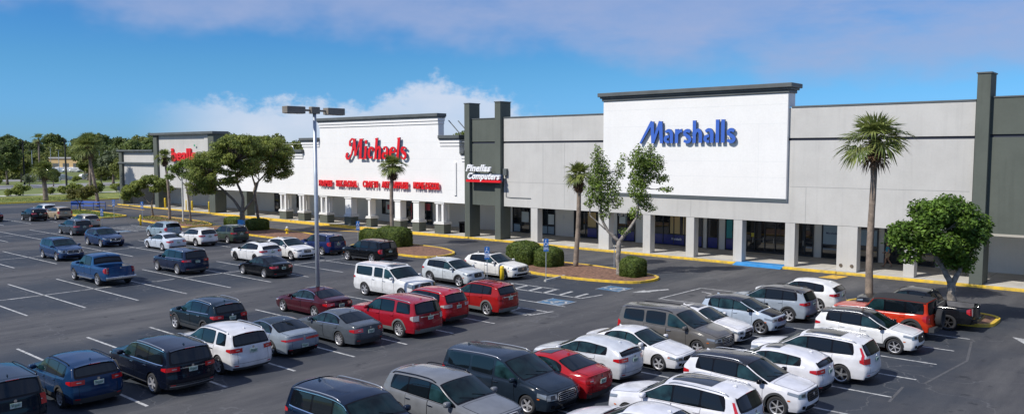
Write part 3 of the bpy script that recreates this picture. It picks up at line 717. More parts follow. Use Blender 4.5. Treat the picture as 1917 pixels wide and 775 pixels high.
# humanist sans: strokes in units of x-height = 1
def sans(ch, b, ox, y0, y1, sl):
    k = [0]
    def S(pts, w):
        k[0] += 1; ribbon(b, [(ox+p[0]*1.0+p[1]*sl, p[1]) for p in pts], w, y0-0.0015*k[0], y1)
    T = 0.27
    if ch == 'a':
        S([(0.12, 0.80)]+arc(0.36, 0.62, 0.26, 0.30, 110, 0, 6)+[(0.62, 0.0)], [0.20, .22, .24, .25, T, T, T, T, T]); S(arc(0.34, 0.29, 0.24, 0.20, 70, 290, 9), [.18, .2, .24, T, T, T, .24, .2, .2, .18]); return 0.86
    if ch == 'r': S([(0.14, 0), (0.14, 1.02)], T); S([(0.2, 0.66), (0.36, 0.86), (0.58, 0.90)], [.16, .24, .26]); return 0.62
    if ch == 's':
        S([(0.58, 0.80)]+arc(0.34, 0.70, 0.21, 0.20, 70, 200, 6)+[(0.34, 0.50)]+arc(0.36, 0.27, 0.21, 0.19, 40, -120, 7)+[(0.06, 0.16)], [.2]+[.24]*7+[T]+[.24]*8+[.18]); return 0.72
    if ch == 'h': S([(0.14, 0), (0.14, 1.60)], T); S([(0.2, 0.62)]+arc(0.42, 0.58, 0.22, 0.32, 130, 0, 5)+[(0.64, 0)], [.16, .2, .24, T, T, T, T, T]); return 0.86
    if ch == 'l': S([(0.14, 0), (0.14, 1.62)], T); return 0.37
def sign_marshalls():
    root = thing('store_sign', 'blue upright lettering standing out from the tall white panel', 'sign', (-33.6, YF-0.60, 8.62))
    h = 1.02; y0, y1 = 0.06, 0.20
    b = MB()   # the slanted capital
    ribbon(b, [(0.0, 0), (1.00, 1.60)], [0.16, 0.24], y0, y1); ribbon(b, [(1.02, 1.60), (1.10, 0.0)], [0.30, 0.26], y0-.002, y1)
    ribbon(b, [(1.10, 0.0), (1.72, 1.60)], [0.20, 0.24], y0-.004, y1); ribbon(b, [(1.74, 1.60), (1.84, 0.0)], [0.32, 0.28], y0-.006, y1)
    x = 0; o = b.build('letter', [M_lblue, M_lside], root, xf=Matrix.Diagonal((h, 1, h, 1)))
    x = 2.06
    for ch in 'arshalls':
        b = MB(); w = sans(ch, b, 0, y0, y1, 0.0)
        o = b.build('letter', [M_lblue, M_lside], root, xf=Matrix.Translation((x*h, 0, 0)) @ Matrix.Diagonal((h, 1, h, 1)))
        x += w + 0.05
    k = 7.9/(x*h)
    root.scale = (k, 1, 1.0)
    b = MB()
    for q in range(7): b.box(0.9+q*1.05, 0.22, 0.35, 0.95+q*1.05, 0.30, 0.40)
    b.build('bracket', M_cap, root)
sign_marshalls()

def sign_michaels():
    root = thing('store_sign', 'large red italic serif lettering on the white stepped front', 'sign', (-70.3, YF-0.42, 7.25))
    y0, y1 = 0.05, 0.17; sl = 0.13
    def mk(strokes, x, sc=1.0):
        b = MB()
        for i, (pts, w) in enumerate(strokes):
            ribbon(b, [(p[0]+p[1]*sl, p[1]) for p in pts], w, y0-0.002*i, y1)
        b.build('letter', [M_lred, M_lside], root, xf=Matrix.Translation((x, 0, 0)) @ Matrix.Diagonal((sc, 1, sc, 1)))
    T = 0.36
    # swash capital
    mk([([(0.10, 0.55), (-0.02, 0.28), (0.18, 0.02), (0.55, 0.05), (0.85, 0.5), (1.02, 1.1), (1.10, 1.75)], [.10, .34, .30, .2, .2, .22, .16]),
        (arc(0.12, 0.42, 0.14, 0.16, 0, 330, 8), .2),
        ([(0.45, 1.55), (0.42, 1.85), (0.75, 2.12), (1.15, 2.0), (1.22, 1.9)], [.26, .18, .16, .22, .2]), (arc(0.55, 1.52, 0.12, 0.13, 0, 330, 8), .18),
        ([(1.16, 2.05), (1.58, 0.35)], [.42, .34]), ([(1.55, 0.3), (2.16, 2.05)], [.12, .16]), ([(2.28, 2.05), (2.40, 0.12)], [.46, .40]),
        ([(2.05, 2.05), (2.65, 2.05)], .12), ([(2.15, 0.06), (2.85, 0.06)], .12), ([(1.0, 2.07), (1.4, 2.07)], .1)], 0.15)
    x = 3.05
    i_ = [([(0.25, 0.0), (0.25, 1.3)], T), ([(0.02, 1.26), (0.42, 1.30)], .12), ([(0.0, 0.05), (0.52, 0.05)], .12), (arc(0.26, 1.75, 0.11, 0.12, 0, 350, 8), .2)]
    c_ = [(arc(0.55, 0.66, 0.36, 0.54, 50, 315, 12), [.2, .16, .2, .26, .34, .38, .38, .36, .3, .24, .18, .14, .12]), (arc(0.80, 1.02, 0.08, 0.10, 0, 350, 8), .2)]
    h_ = [([(0.25, 0.0), (0.25, 2.1)], T), ([(0.0, 2.06), (0.42, 2.12)], .12), ([(0.0, 0.05), (0.52, 0.05)], .12), ([(0.4, 0.9)]+arc(0.65, 0.85, 0.24, 0.36, 140, 0, 5)+[(0.9, 0.0)], [.12, .16, .22, .3, T, T, T, T]), ([(0.66, 0.05), (1.14, 0.05)], .12)]
    a_ = [([(0.15, 0.95), (0.2, 1.18), (0.5, 1.24), (0.72, 1.05), (0.74, 0.2), (0.95, 0.08)], [.26, .2, .16, T, T, .16]), (arc(0.42, 0.36, 0.30, 0.28, 60, 300, 10), [.12, .16, .26, .34, T, T, .34, .26, .2, .16, .12])]
    e_ = [(arc(0.50, 0.64, 0.36, 0.54, 5, 315, 14), [.3, .28, .2, .14, .16, .24, .34, .38, .38, .36, .3, .24, .18, .14, .12]), ([(0.25, 0.68), (0.95, 0.72)], .13)]
    l_ = [([(0.25, 0.0), (0.25, 2.1)], T), ([(0.0, 2.06), (0.42, 2.12)], .12), ([(0.0, 0.05), (0.52, 0.05)], .12)]
    s_ = [([(0.82, 1.05)]+arc(0.46, 0.94, 0.28, 0.24, 60, 200, 6)+[(0.48, 0.66)]+arc(0.50, 0.34, 0.30, 0.28, 40, -130, 7)+[(0.1, 0.3)], [.12, .14, .18, .24, .28, .32, .34, .36, .38, .36, .34, .3, .26, .2, .16, .14, .14, .14])]
    for L_, w in ((i_, .62), (c_, 1.05), (h_, 1.28), (a_, 1.08), (e_, 1.05), (l_, .62), (s_, 1.0)):
        mk(L_, x, 1.0); x += w
    root.scale = (10.1/(x+0.35), 1, 1.0)
sign_michaels()

def word_sign(word, x0, x1, z, size, mat, label, group=None, bold=0.02):
    root = thing('store_sign', label, 'sign', (x0, YF-0.30, z), group=group)
    me = text_mesh(word, size, 0.07, bold, spacing=1.05)
    w = max(v.co.x for v in me.vertices)
    o = place_text('lettering', me, mat, root, 0, 0, 0, sx=(x1-x0)/w)
    b = MB()
    for k in range(int((x1-x0)/0.42)): b.box(0.15+k*0.42, 0.02, -0.12-0.05*(k % 3), 0.19+k*0.42, 0.06, 0.1)
    b.build('hanging_wire', M_cap, root)
for w, x0, x1, z in (('FRAMES', -75.1, -72.7, 4.28), ('SILK FLORAL', -72.0, -68.4, 4.32), ('CRAFTS', -67.45, -65.0, 4.36), ('ART SUPPLIES', -64.4, -60.4, 4.38), ('HOME DECOR', -59.65, -55.95, 4.42)):
    word_sign(w, x0, x1, z, 0.88, M_lred, 'small red block letters reading %s in the row above the white arcade' % w, 'small red words above the arcade', 0.038)
r = thing('store_sign', 'white slanted lettering over a red bar on the dark olive bay', 'sign', (-52.05, YF-0.75, 5.5))
for w, x, x1, z, s_ in (('Pinellas', 0.05, 3.15, 0.75, 0.84), ('Computers', 0.2, 4.25, 0.05, 0.80)):
    me = text_mesh(w, s_, 0.09, 0.028, 0.35, spacing=1.08); ww = max(v.co.x for v in me.vertices)
    place_text('lettering', me, M_wlet, r, x, 0, z, sx=(x1-x)/ww)
MB().box(0.1, -0.08, -0.24, 4.3, 0.1, -0.03).build('bar', M_lred, r)
MB().box(0.2, 0.1, -0.15, 4.2, 0.40, 0.5).build('cabinet', M_lside, r)
r = thing('store_sign', 'red rounded lowercase lettering on the far tower, partly behind trees', 'sign', (-109.0, YF-0.2, 6.75))
me = text_mesh('bealls', 2.45, 0.1, 0.055, spacing=1.0); ww = max(v.co.x for v in me.vertices)
place_text('lettering', me, M_lred, r, 0, 0, 0, sx=6.6/ww)
b = MB(); b.add([(6.4, -.05, 1.9), (6.75, -.05, 2.05), (6.6, -.05, 2.25), (6.3, -.05, 2.2)], [(0, 1, 2, 3)]); b.build('leaf_mark', principled('green_mark', (.05, .3, .15), .5), r)

# ================================================================ CARS
def paint(col, flake=0.0, rough=0.16):
    n = 'paint_%02x%02x%02x' % tuple(int(c*255) for c in col)
    m = principled(n, col, rough, metal=flake, coat=0.30, spec=0.22, var=0.12, scale=2.5)
    return m
M_tyre = principled('tyre_rubber', (0.020, 0.020, 0.022), 0.85)
M_rim = principled('alloy_rim', (0.46, 0.46, 0.48), 0.42, 0.45)
M_rimd = principled('dark_alloy', (0.06, 0.06, 0.065), 0.35, 0.6)
M_under = principled('underbody_black', (0.006, 0.006, 0.007), 0.95, spec=0.1)
M_trim = principled('black_trim', (0.005, 0.005, 0.007), 0.14, spec=0.22)
M_plast = principled('grey_black_plastic', (0.035, 0.037, 0.04), 0.7)
M_chrome = principled('chrome', (0.72, 0.73, 0.75), 0.15, 1.0)
M_silver = principled('silver_trim', (0.50, 0.51, 0.53), 0.3, 0.8)
M_cglass = principled('car_glass', (0.005, 0.008, 0.011), 0.025, spec=0.50)
M_cglass3 = principled('car_front_glass', (0.010, 0.030, 0.034), 0.025, spec=0.5, var=.75, scale=2.2)
M_cglass2 = principled('car_windshield', (0.005, 0.015, 0.017), 0.03, spec=0.38, var=0.7, scale=1.6)
M_tail = principled('tail_light_red', (0.42, 0.008, 0.012), 0.15, coat=1.0)
M_tailc = principled('clear_tail_light', (0.40, 0.36, 0.36), 0.15, coat=1.0)
M_head = principled('headlight_lens', (0.22, 0.25, 0.28), 0.07, 0.30, coat=1.0)
M_headin = principled('headlight_housing', (0.03, 0.03, 0.035), 0.2)
M_amber = principled('amber_lens', (0.6, 0.13, 0.01), 0.2, coat=1.0)
M_plate = principled('licence_plate', (0.46, 0.52, 0.50), 0.5, col2=(0.20, 0.32, 0.27), scale=9)
M_soft = principled('black_soft_top', (0.022, 0.022, 0.024), 0.9, bump=0.3, scale=3)
M_sunroof = principled('sunroof_glass', (0.03, 0.032, 0.035), 0.06, spec=0.7)

def lathe_y(b, prof, n=28, mi=0):
    """prof: list of (radius, y)"""
    v = []; f = []; m = len(prof)
    for k in range(n):
        t = 2*PI*k/n
        for r_, y in prof: v.append((r_*math.cos(t), y, r_*math.sin(t)))
    for k in range(n):
        for i in range(m-1):
            f.append((k*m+i, k*m+i+1, ((k+1) % n)*m+i+1, ((k+1) % n)*m+i))
    b.add(v, f, mi)
WH = {}
def wheel_meshes(r, w, style, mat):
    key = (r, w, style, mat.name)
    if key in WH: return WH[key]
    b = MB(); rr = r*0.70
    lathe_y(b, [(rr*0.97, -w/2+.02), (rr, -w/2), (r*0.86, -w/2-0.008), (r*0.955, -w/2+.012), (r*0.99, -w/2+.04), (r, -w/2+.07), (r, w/2-.07), (r*0.99, w/2-.04), (r*0.955, w/2-.012), (r*0.86, w/2+.008), (rr, w/2), (rr*.97, w/2-.02)], 32)
    o = b.build('wheel', M_tyre, smooth=True); tyre = o.data; bpy.data.objects.remove(o)
    b = MB()    # outer face towards -Y
    lathe_y(b, [(0.001, -w/2+.115), (rr*0.9, -w/2+.13), (rr*.9, w/2-.03)], 28, 1)                   # dark well
    lathe_y(b, [(rr*0.90, -w/2+.10), (rr*0.92, -w/2+.012), (rr*1.0, -w/2-.004), (rr*1.0, -w/2+.03)], 32, 0)
    lathe_y(b, [(0.001, -w/2+.015), (rr*0.16, -w/2+.02), (rr*0.20, -w/2+.06)], 16, 0)
    n = {'five': 5, 'ten': 10, 'six': 6, 'twin': 5, 'steel': 7}[style]
    for k in range(n):
        for off in ((-0.16, 0.16) if style in ('twin',) else (0,)):
            t = 2*PI*k/n + 0.3; hw0 = rr*(0.15 if n <= 5 and style != 'twin' else 0.075); hw1 = rr*(0.11 if n <= 5 and style != 'twin' else 0.06)
            if style == 'steel': hw0 = rr*.16; hw1 = rr*.2
            v = []
            for rad, hw, yy, oo in ((rr*0.10, hw0, -w/2+.022, 0.3*off), (rr*0.94, hw1, -w/2+.012, off)):
                for s_ in (-1, 1):
                    for dy in (0, 0.035):
                        a = s_*hw + oo*rr; v.append((rad*math.cos(t)-a*math.sin(t), yy+dy, rad*math.sin(t)+a*math.cos(t)))
            b.add(v, [(0, 2, 6, 4), (1, 5, 7, 3), (0, 4, 5, 1), (2, 3, 7, 6)], 0)
    o = b.build('rim', [mat, M_rimd if mat is not M_rimd else M_under], smooth=True, angle=35); rim = o.data; bpy.data.objects.remove(o)
    WH[key] = (tyre, rim); return WH[key]

def smooth_curve(pts, L_, sig=0.05):
    x = np.arange(-0.6, L_+0.6, 0.01); y = np.interp(x, [p[0] for p in pts], [p[1] for p in pts])
    k = np.exp(-0.5*(np.arange(-30, 31)*0.01/sig)**2); k /= k.sum()
    y = np.convolve(np.pad(y, 30, mode='edge'), k, 'valid')
    return lambda u: np.interp(u, x, y)

# body families: everything in metres, u runs from the nose to the tail
FAM = {
 'suv': dict(L=4.75, W=1.92, H=1.70, wb=2.82, fo=.92, r=.36, gc=.26, hz0=.93, top=[(0, .95), (.35, 1.03), (1.22, 1.13), (2.02, 1.62), (2.5, 1.69), (3.1, 1.70), (4.1, 1.655), (4.75, 1.58)], belt=[(0, .86), (1.2, 1.02), (4.75, 1.13)], xc=1.22, xr0=2.02, rs=.36, tum=.77, win=[(1.42, 2.42), (2.48, 3.34), (3.40, 4.22)], doors=[(1.45, 2.45), (2.45, 3.42)]),
 'suvbox': dict(L=4.98, W=1.99, H=1.77, wb=2.95, fo=.92, r=.385, gc=.28, hz0=1.0, top=[(0, 1.02), (.3, 1.10), (1.3, 1.19), (1.98, 1.69), (2.5, 1.76), (3.2, 1.77), (4.98, 1.70)], belt=[(0, .95), (1.2, 1.08), (4.98, 1.15)], xc=1.3, xr0=1.98, rs=.26, tum=.80, win=[(1.5, 2.48), (2.55, 3.42), (3.50, 4.62)], doors=[(1.5, 2.5), (2.5, 3.5)]),
 'cross': dict(L=4.5, W=1.84, H=1.64, wb=2.67, fo=.87, r=.35, gc=.25, hz0=.90, top=[(0, .92), (.3, .99), (1.12, 1.09), (1.92, 1.56), (2.4, 1.63), (2.9, 1.64), (3.9, 1.59), (4.5, 1.52)], belt=[(0, .84), (1.1, .99), (4.5, 1.12)], xc=1.12, xr0=1.92, rs=.42, tum=.76, win=[(1.32, 2.28), (2.33, 3.16), (3.21, 3.86)], doors=[(1.36, 2.3), (2.3, 3.22)]),
 'sport': dict(L=4.8, W=1.93, H=1.64, wb=2.85, fo=.93, r=.37, gc=.24, hz0=.88, top=[(0, .90), (.35, .98), (1.38, 1.08), (2.25, 1.57), (2.7, 1.635), (3.1, 1.64), (4.0, 1.56), (4.8, 1.40)], belt=[(0, .82), (1.3, .98), (4.8, 1.12)], xc=1.38, xr0=2.25, rs=.55, tum=.74, win=[(1.62, 2.60), (2.66, 3.50), (3.55, 4.05)], doors=[(1.62, 2.62), (2.62, 3.55)]),
 'sedan': dict(L=4.86, W=1.84, H=1.45, wb=2.8, fo=.94, r=.335, gc=.20, hz0=.70, top=[(0, .70), (.3, .80), (1.36, .97), (2.2, 1.385), (2.6, 1.445), (2.9, 1.45), (3.45, 1.38), (4.22, 1.07), (4.7, 1.03), (4.86, .97)], belt=[(0, .62), (1.3, .88), (4.1, .98), (4.86, .92)], xc=1.36, xr0=2.2, xr1=3.45, xb=4.2, rs=.04, tum=.71, win=[(1.62, 2.58), (2.63, 3.66)], doors=[(1.62, 2.6), (2.6, 3.62)], pr=.14),
 'hatch': dict(L=4.45, W=1.77, H=1.47, wb=2.64, fo=.88, r=.335, gc=.20, hz0=.72, top=[(0, .72), (.3, .83), (1.2, .98), (2.02, 1.40), (2.45, 1.465), (2.8, 1.47), (3.8, 1.39), (4.45, 1.24)], belt=[(0, .64), (1.1, .90), (4.45, 1.04)], xc=1.2, xr0=2.02, rs=.50, tum=.73, win=[(1.45, 2.32), (2.37, 3.16), (3.20, 3.66)], doors=[(1.45, 2.34), (2.34, 3.2)]),
 'van': dict(L=5.15, W=1.98, H=1.75, wb=3.08, fo=.95, r=.335, gc=.20, hz0=.84, top=[(0, .84), (.3, .97), (1.10, 1.12), (2.0, 1.66), (2.4, 1.74), (3.1, 1.75), (5.15, 1.66)], belt=[(0, .78), (1.1, 1.0), (5.15, 1.08)], xc=1.10, xr0=2.0, rs=.24, tum=.80, win=[(1.40, 2.42), (2.52, 3.50), (3.60, 4.78)], doors=[(1.5, 2.46), (2.46, 3.58)]),
 'suvxl': dict(L=5.6, W=2.02, H=1.92, wb=3.3, fo=1.0, r=.40, gc=.34, hz0=1.10, top=[(0, 1.12), (.25, 1.18), (1.42, 1.26), (2.1, 1.82), (2.5, 1.90), (3.2, 1.92), (5.6, 1.87)], belt=[(0, 1.04), (1.3, 1.17), (5.6, 1.22)], xc=1.42, xr0=2.1, rs=.14, tum=.84, win=[(1.66, 2.60), (2.72, 3.50), (3.66, 5.30)], doors=[(1.66, 2.66), (2.66, 3.62)]),
 'jeep': dict(L=4.45, W=1.92, H=1.86, wb=2.95, fo=.72, r=.43, gc=.42, hz0=1.16, top=[(0, 1.17), (.2, 1.20), (1.45, 1.23), (1.82, 1.80), (2.1, 1.85), (3.0, 1.86), (4.45, 1.83)], belt=[(0, 1.10), (1.4, 1.17), (4.45, 1.20)], xc=1.45, xr0=1.82, rs=.04, tum=.90, win=[(1.6, 2.42), (2.5, 3.3), (3.38, 4.25)], doors=[(1.5, 2.46), (2.46, 3.34)], sharp=.03, pf=.05, kf=.10),
 'pickup': dict(L=5.85, W=2.03, H=1.92, wb=3.7, fo=.95, r=.41, gc=.40, hz0=1.13, top=[(0, 1.15), (.2, 1.21), (1.5, 1.28), (2.2, 1.82), (2.6, 1.91), (3.0, 1.92), (3.75, 1.86), (4.0, 1.30), (4.12, 1.27), (5.85, 1.27)], belt=[(0, 1.08), (1.4, 1.19), (4.0, 1.22), (5.85, 1.23)], xc=1.5, xr0=2.2, xr1=3.78, xb=3.98, rs=.02, tum=.80, win=[(1.75, 2.70), (2.78, 3.56)], doors=[(1.75, 2.74), (2.74, 3.72)], bed=(4.15, 5.76), sharp=.03),
 'mini': dict(L=4.0, W=1.78, H=1.59, wb=2.57, fo=.72, r=.355, gc=.24, hz0=.84, top=[(0, .84), (.25, .95), (.85, 1.08), (1.72, 1.50), (2.2, 1.585), (2.6, 1.59), (3.5, 1.53), (4.0, 1.45)], belt=[(0, .78), (.9, .99), (2.0, 1.03), (2.6, .98), (4.0, 1.08)], xc=.85, xr0=1.72, rs=.34, tum=.76, win=[(1.15, 2.12), (2.16, 2.86), (2.9, 3.5)], doors=[(1.15, 2.14), (2.14, 2.88)]),
}

class Car:
    def __init__(s, fam, k=1.0, H=None):
        F = dict(FAM[fam]); s.fam = fam; s.F = F
        s.L, s.W, s.H, s.wb, s.fo, s.r, s.gc = (F[q] for q in ('L', 'W', 'H', 'wb', 'fo', 'r', 'gc'))
        s.ra = s.r + 0.055; sg = F.get('sharp', 0.07)
        s.top = smooth_curve(F['top'], s.L, sg); s._belt = smooth_curve(F['belt'], s.L, .15)
        s.axles = (s.fo, s.fo+s.wb); s.tum = F['tum']; s.rs = F['rs']
        s.bed = F.get('bed')
    def S(s, u): return min(float(s._belt(u)), float(s.top(u))-0.05)
    def tt(s, u): return max(0.0, min(1.0, (float(s.top(u))-float(s._belt(u)))/(s.H-float(s._belt(u)))))
    def E(s, u): return max(s.S(u)+0.008, float(s.top(u))-(0.04+0.045*s.tt(u)))
    def plan(s, u):
        p = 1.0
        if u < 0.9: p *= 1 - s.F.get('pf', .10)*(1-max(u, 0)/0.9)**2.2
        v = s.L-u
        if v < 0.9: p *= 1 - s.F.get('pr', .09)*(1-max(v, 0)/0.9)**2.2
        return p
    def sf(s, z, u):
        S = s.S(u); g = s.gc
        return float(np.interp(z, [g, g+.10, g+.22, .62, max(.63, S-.14), max(.64, S-.03), max(.65, S)], [.925, .955, .972, 1.0, .992, .965, .93]))
    def yb(s, u): return s.W/2*s.plan(u)*s.sf(s.S(u), u)
    def ye(s, u):
        yb = s.yb(u); t = max(0.0, min(1.0, (s.E(u)-s.S(u)-.01)/(s.H-.085-float(s._belt(u)))))
        return yb - 0.02 - (yb - 0.02 - s.W/2*s.tum*s.plan(u)**.5)*t
    def disp(s, u, y, z):
        c = min(1.0, abs(y)/(s.W/2)); x = u
        if u < 1.0:
            w = (1-max(u, 0))**1.5; nf = float(np.interp(z, [s.gc, .36, .5, .62, s.F['hz0']], [.10, .02, .0, .01, .07]))
            x += w*(nf + s.F.get('kf', .27)*c**3.0)
        v = s.L-u
        if v < 1.0:
            w = (1-max(v, 0))**1.5; bz = float(s._belt(s.L))
            nr = float(np.interp(z, [s.gc, .42, .62, .78, bz, s.H], [.10, .02, .0, .035, .07, .07+s.rs]))
            x -= w*(nr + .23*c**3.0)
        if z > s.S(u):      # the windscreen and the rear window are curved in plan
            F = s.F; h = min(1, (z-s.S(u))/0.25)
            w = math.exp(-((u-(F['xc']+F['xr0'])/2)/0.62)**4); x += 0.15*c**2*w*h
            if 'xr1' in F and not s.bed: w = math.exp(-((u-(F['xr1']+F['xb'])/2)/0.55)**4); x -= 0.13*c**2*w*h
        return (s.L/2 - x, y, z)
    def side(s, u, z, sg=1):
        S, E = s.S(u), s.E(u)
        if z <= S: y = s.W/2*s.plan(u)*s.sf(z, u)
        else:
            t = min(1, (z-S)/(E-S)); y = s.yb(u) - (s.yb(u)-s.ye(u))*t**1.12
        return s.disp(u, sg*y, z)
    def topp(s, u, c):
        E = s.E(u); T = float(s.top(u)); y = c*s.ye(u); z = E + (T-E)*(1-abs(c)**2.6)
        if s.bed and s.bed[0] < u < s.bed[1] and abs(c) < 0.90: z = 0.82
        return s.disp(u, y, z)
    def cap(s, end, z, c):
        u = 0.0 if end == 0 else s.L; E = s.E(u); T = float(s.top(u)); S = s.S(u)
        if z <= S: y = s.W/2*s.plan(u)*s.sf(z, u)
        else: y = s.yb(u) - (s.yb(u)-s.ye(u))*min(1, (z-S)/(E-S))**1.12
        q = max(0, (z-s.gc)/(E-s.gc)); return s.disp(u, c*y, z + (T-E)*(1-abs(c)**2.6)*q**3)
    def zbot(s, u):
        for a in s.axles:
            d = abs(u-a)
            if d < s.ra: return max(s.gc, s.r + math.sqrt(max(0, s.ra**2-d*d))*0.98)
        return s.gc
    def body(s):
        st = set(np.round(np.linspace(0, s.L, 38), 3)); st |= set(np.round(np.linspace(0, .25, 5), 3)) | set(np.round(np.linspace(s.L-.25, s.L, 5), 3))
        for a in s.axles:
            st = {u for u in st if abs(u-a) > s.ra+.02}
            for k in range(15): st.add(round(a - (s.ra-.0005)*math.cos(PI*k/14), 4))
            st.add(round(a-s.ra-.002, 4)); st.add(round(a+s.ra+.002, 4))
        for p in s.F['top'][1:-1]:
            if all(abs(p[0]-q) > .01 for q in st): st.add(p[0])
        if s.bed:
            for q in s.bed:
                st = {u for u in st if abs(u-q) > .03}; st |= {q-.004, q+.004}
        U = sorted(st); NL, NU, NT = 10, 5, 8; cs = [1-k/NT for k in range(1, 2*NT)]
        if s.bed: cs = [.905, .895, .6, .3, 0, -.3, -.6, -.895, -.905]
        P_ = []
        for u in U:
            zb = s.zbot(u); S, E = s.S(u), s.E(u); zs = [zb+(S-zb)*(k/NL)**0.9 for k in range(NL+1)] + [S+(E-S)*k/NU for k in range(1, NU+1)]
            P_.append([s.side(u, z, 1) for z in zs] + [s.topp(u, c) for c in cs] + [s.side(u, z, -1) for z in zs[::-1]])
        A = np.array(P_); b = MB(); b.grid(A, 0); n, m = A.shape[:2]
        for i in range(n-1): b.add([], [], 0); b.f.append((i*m+m-1, (i+1)*m+m-1, (i+1)*m, i*m)); b.m.append(1)
        for end in (0, 1):
            u = 0 if end == 0 else s.L; zb = s.zbot(u); S, E = s.S(u), s.E(u)
            zs = [zb+(S-zb)*(k/NL)**0.9 for k in range(NL+1)] + [S+(E-S)*k/NU for k in range(1, NU+1)]
            G = np.array([[s.cap(end, z, c) for c in [1]+cs+[-1]] for z in zs]); b.grid(G, 0)
        if s.bed:
            pass
        me = bpy.data.meshes.new('body'); me.from_pydata(b.v, [], b.f); me.polygons.foreach_set('material_index', b.m)
        bm = bmesh.new(); bm.from_mesh(me); bmesh.ops.remove_doubles(bm, verts=bm.verts, dist=0.0008); bmesh.ops.recalc_face_normals(bm, faces=bm.faces)
        for f in bm.faces: f.smooth = True
        bm.to_mesh(me); bm.free(); me.set_sharp_from_angle(angle=R(58)); return me
    def patch(s, b, fn, ns, nt, off=0.007, mi=0, k=0.0, border=None, bmi=None, bw=0.012, sc=None):
        """fn(s,t) with s,t in -1..1 -> point; pushed off the body along its outward normal"""
        def ax(n):
            a = list(np.linspace(-1, 1, n+1))
            if border: a = [-1, -1+bw] + a[1:-1] + [1-bw, 1]
            return a
        ss, ts = ax(ns), ax(nt)
        G = np.array([[fn(a*(1-k*abs(t)**6), t*(1-k*abs(a)**6)) for t in ts] for a in ss])
        nn = np.cross(np.gradient(G, np.array(ss), axis=0), np.gradient(G, np.array(ts), axis=1)); ln = np.linalg.norm(nn, axis=2, keepdims=True)
        nn = np.where(ln > 1e-9, nn/np.maximum(ln, 1e-9), np.array((0, 0, 1.0)))
        q = G.copy(); q[..., 0] *= 0.35; q[..., 2] -= 0.55
        sgn = np.where((nn*q).sum(-1, keepdims=True) < 0, -1.0, 1.0); G = G + nn*sgn*off
        b.grid(G, mi, border, bmi); return b

def lerp(a, b_, t): return a+(b_-a)*t
def fix_normals(o):
    bm = bmesh.new(); bm.from_mesh(o.data)
    for f in bm.faces:
        c = f.calc_center_median(); q = Vector((c.x*0.3, c.y, c.z-0.55))
        if f.normal.dot(q) < 0: f.normal_flip()
    bm.to_mesh(o.data); bm.free()

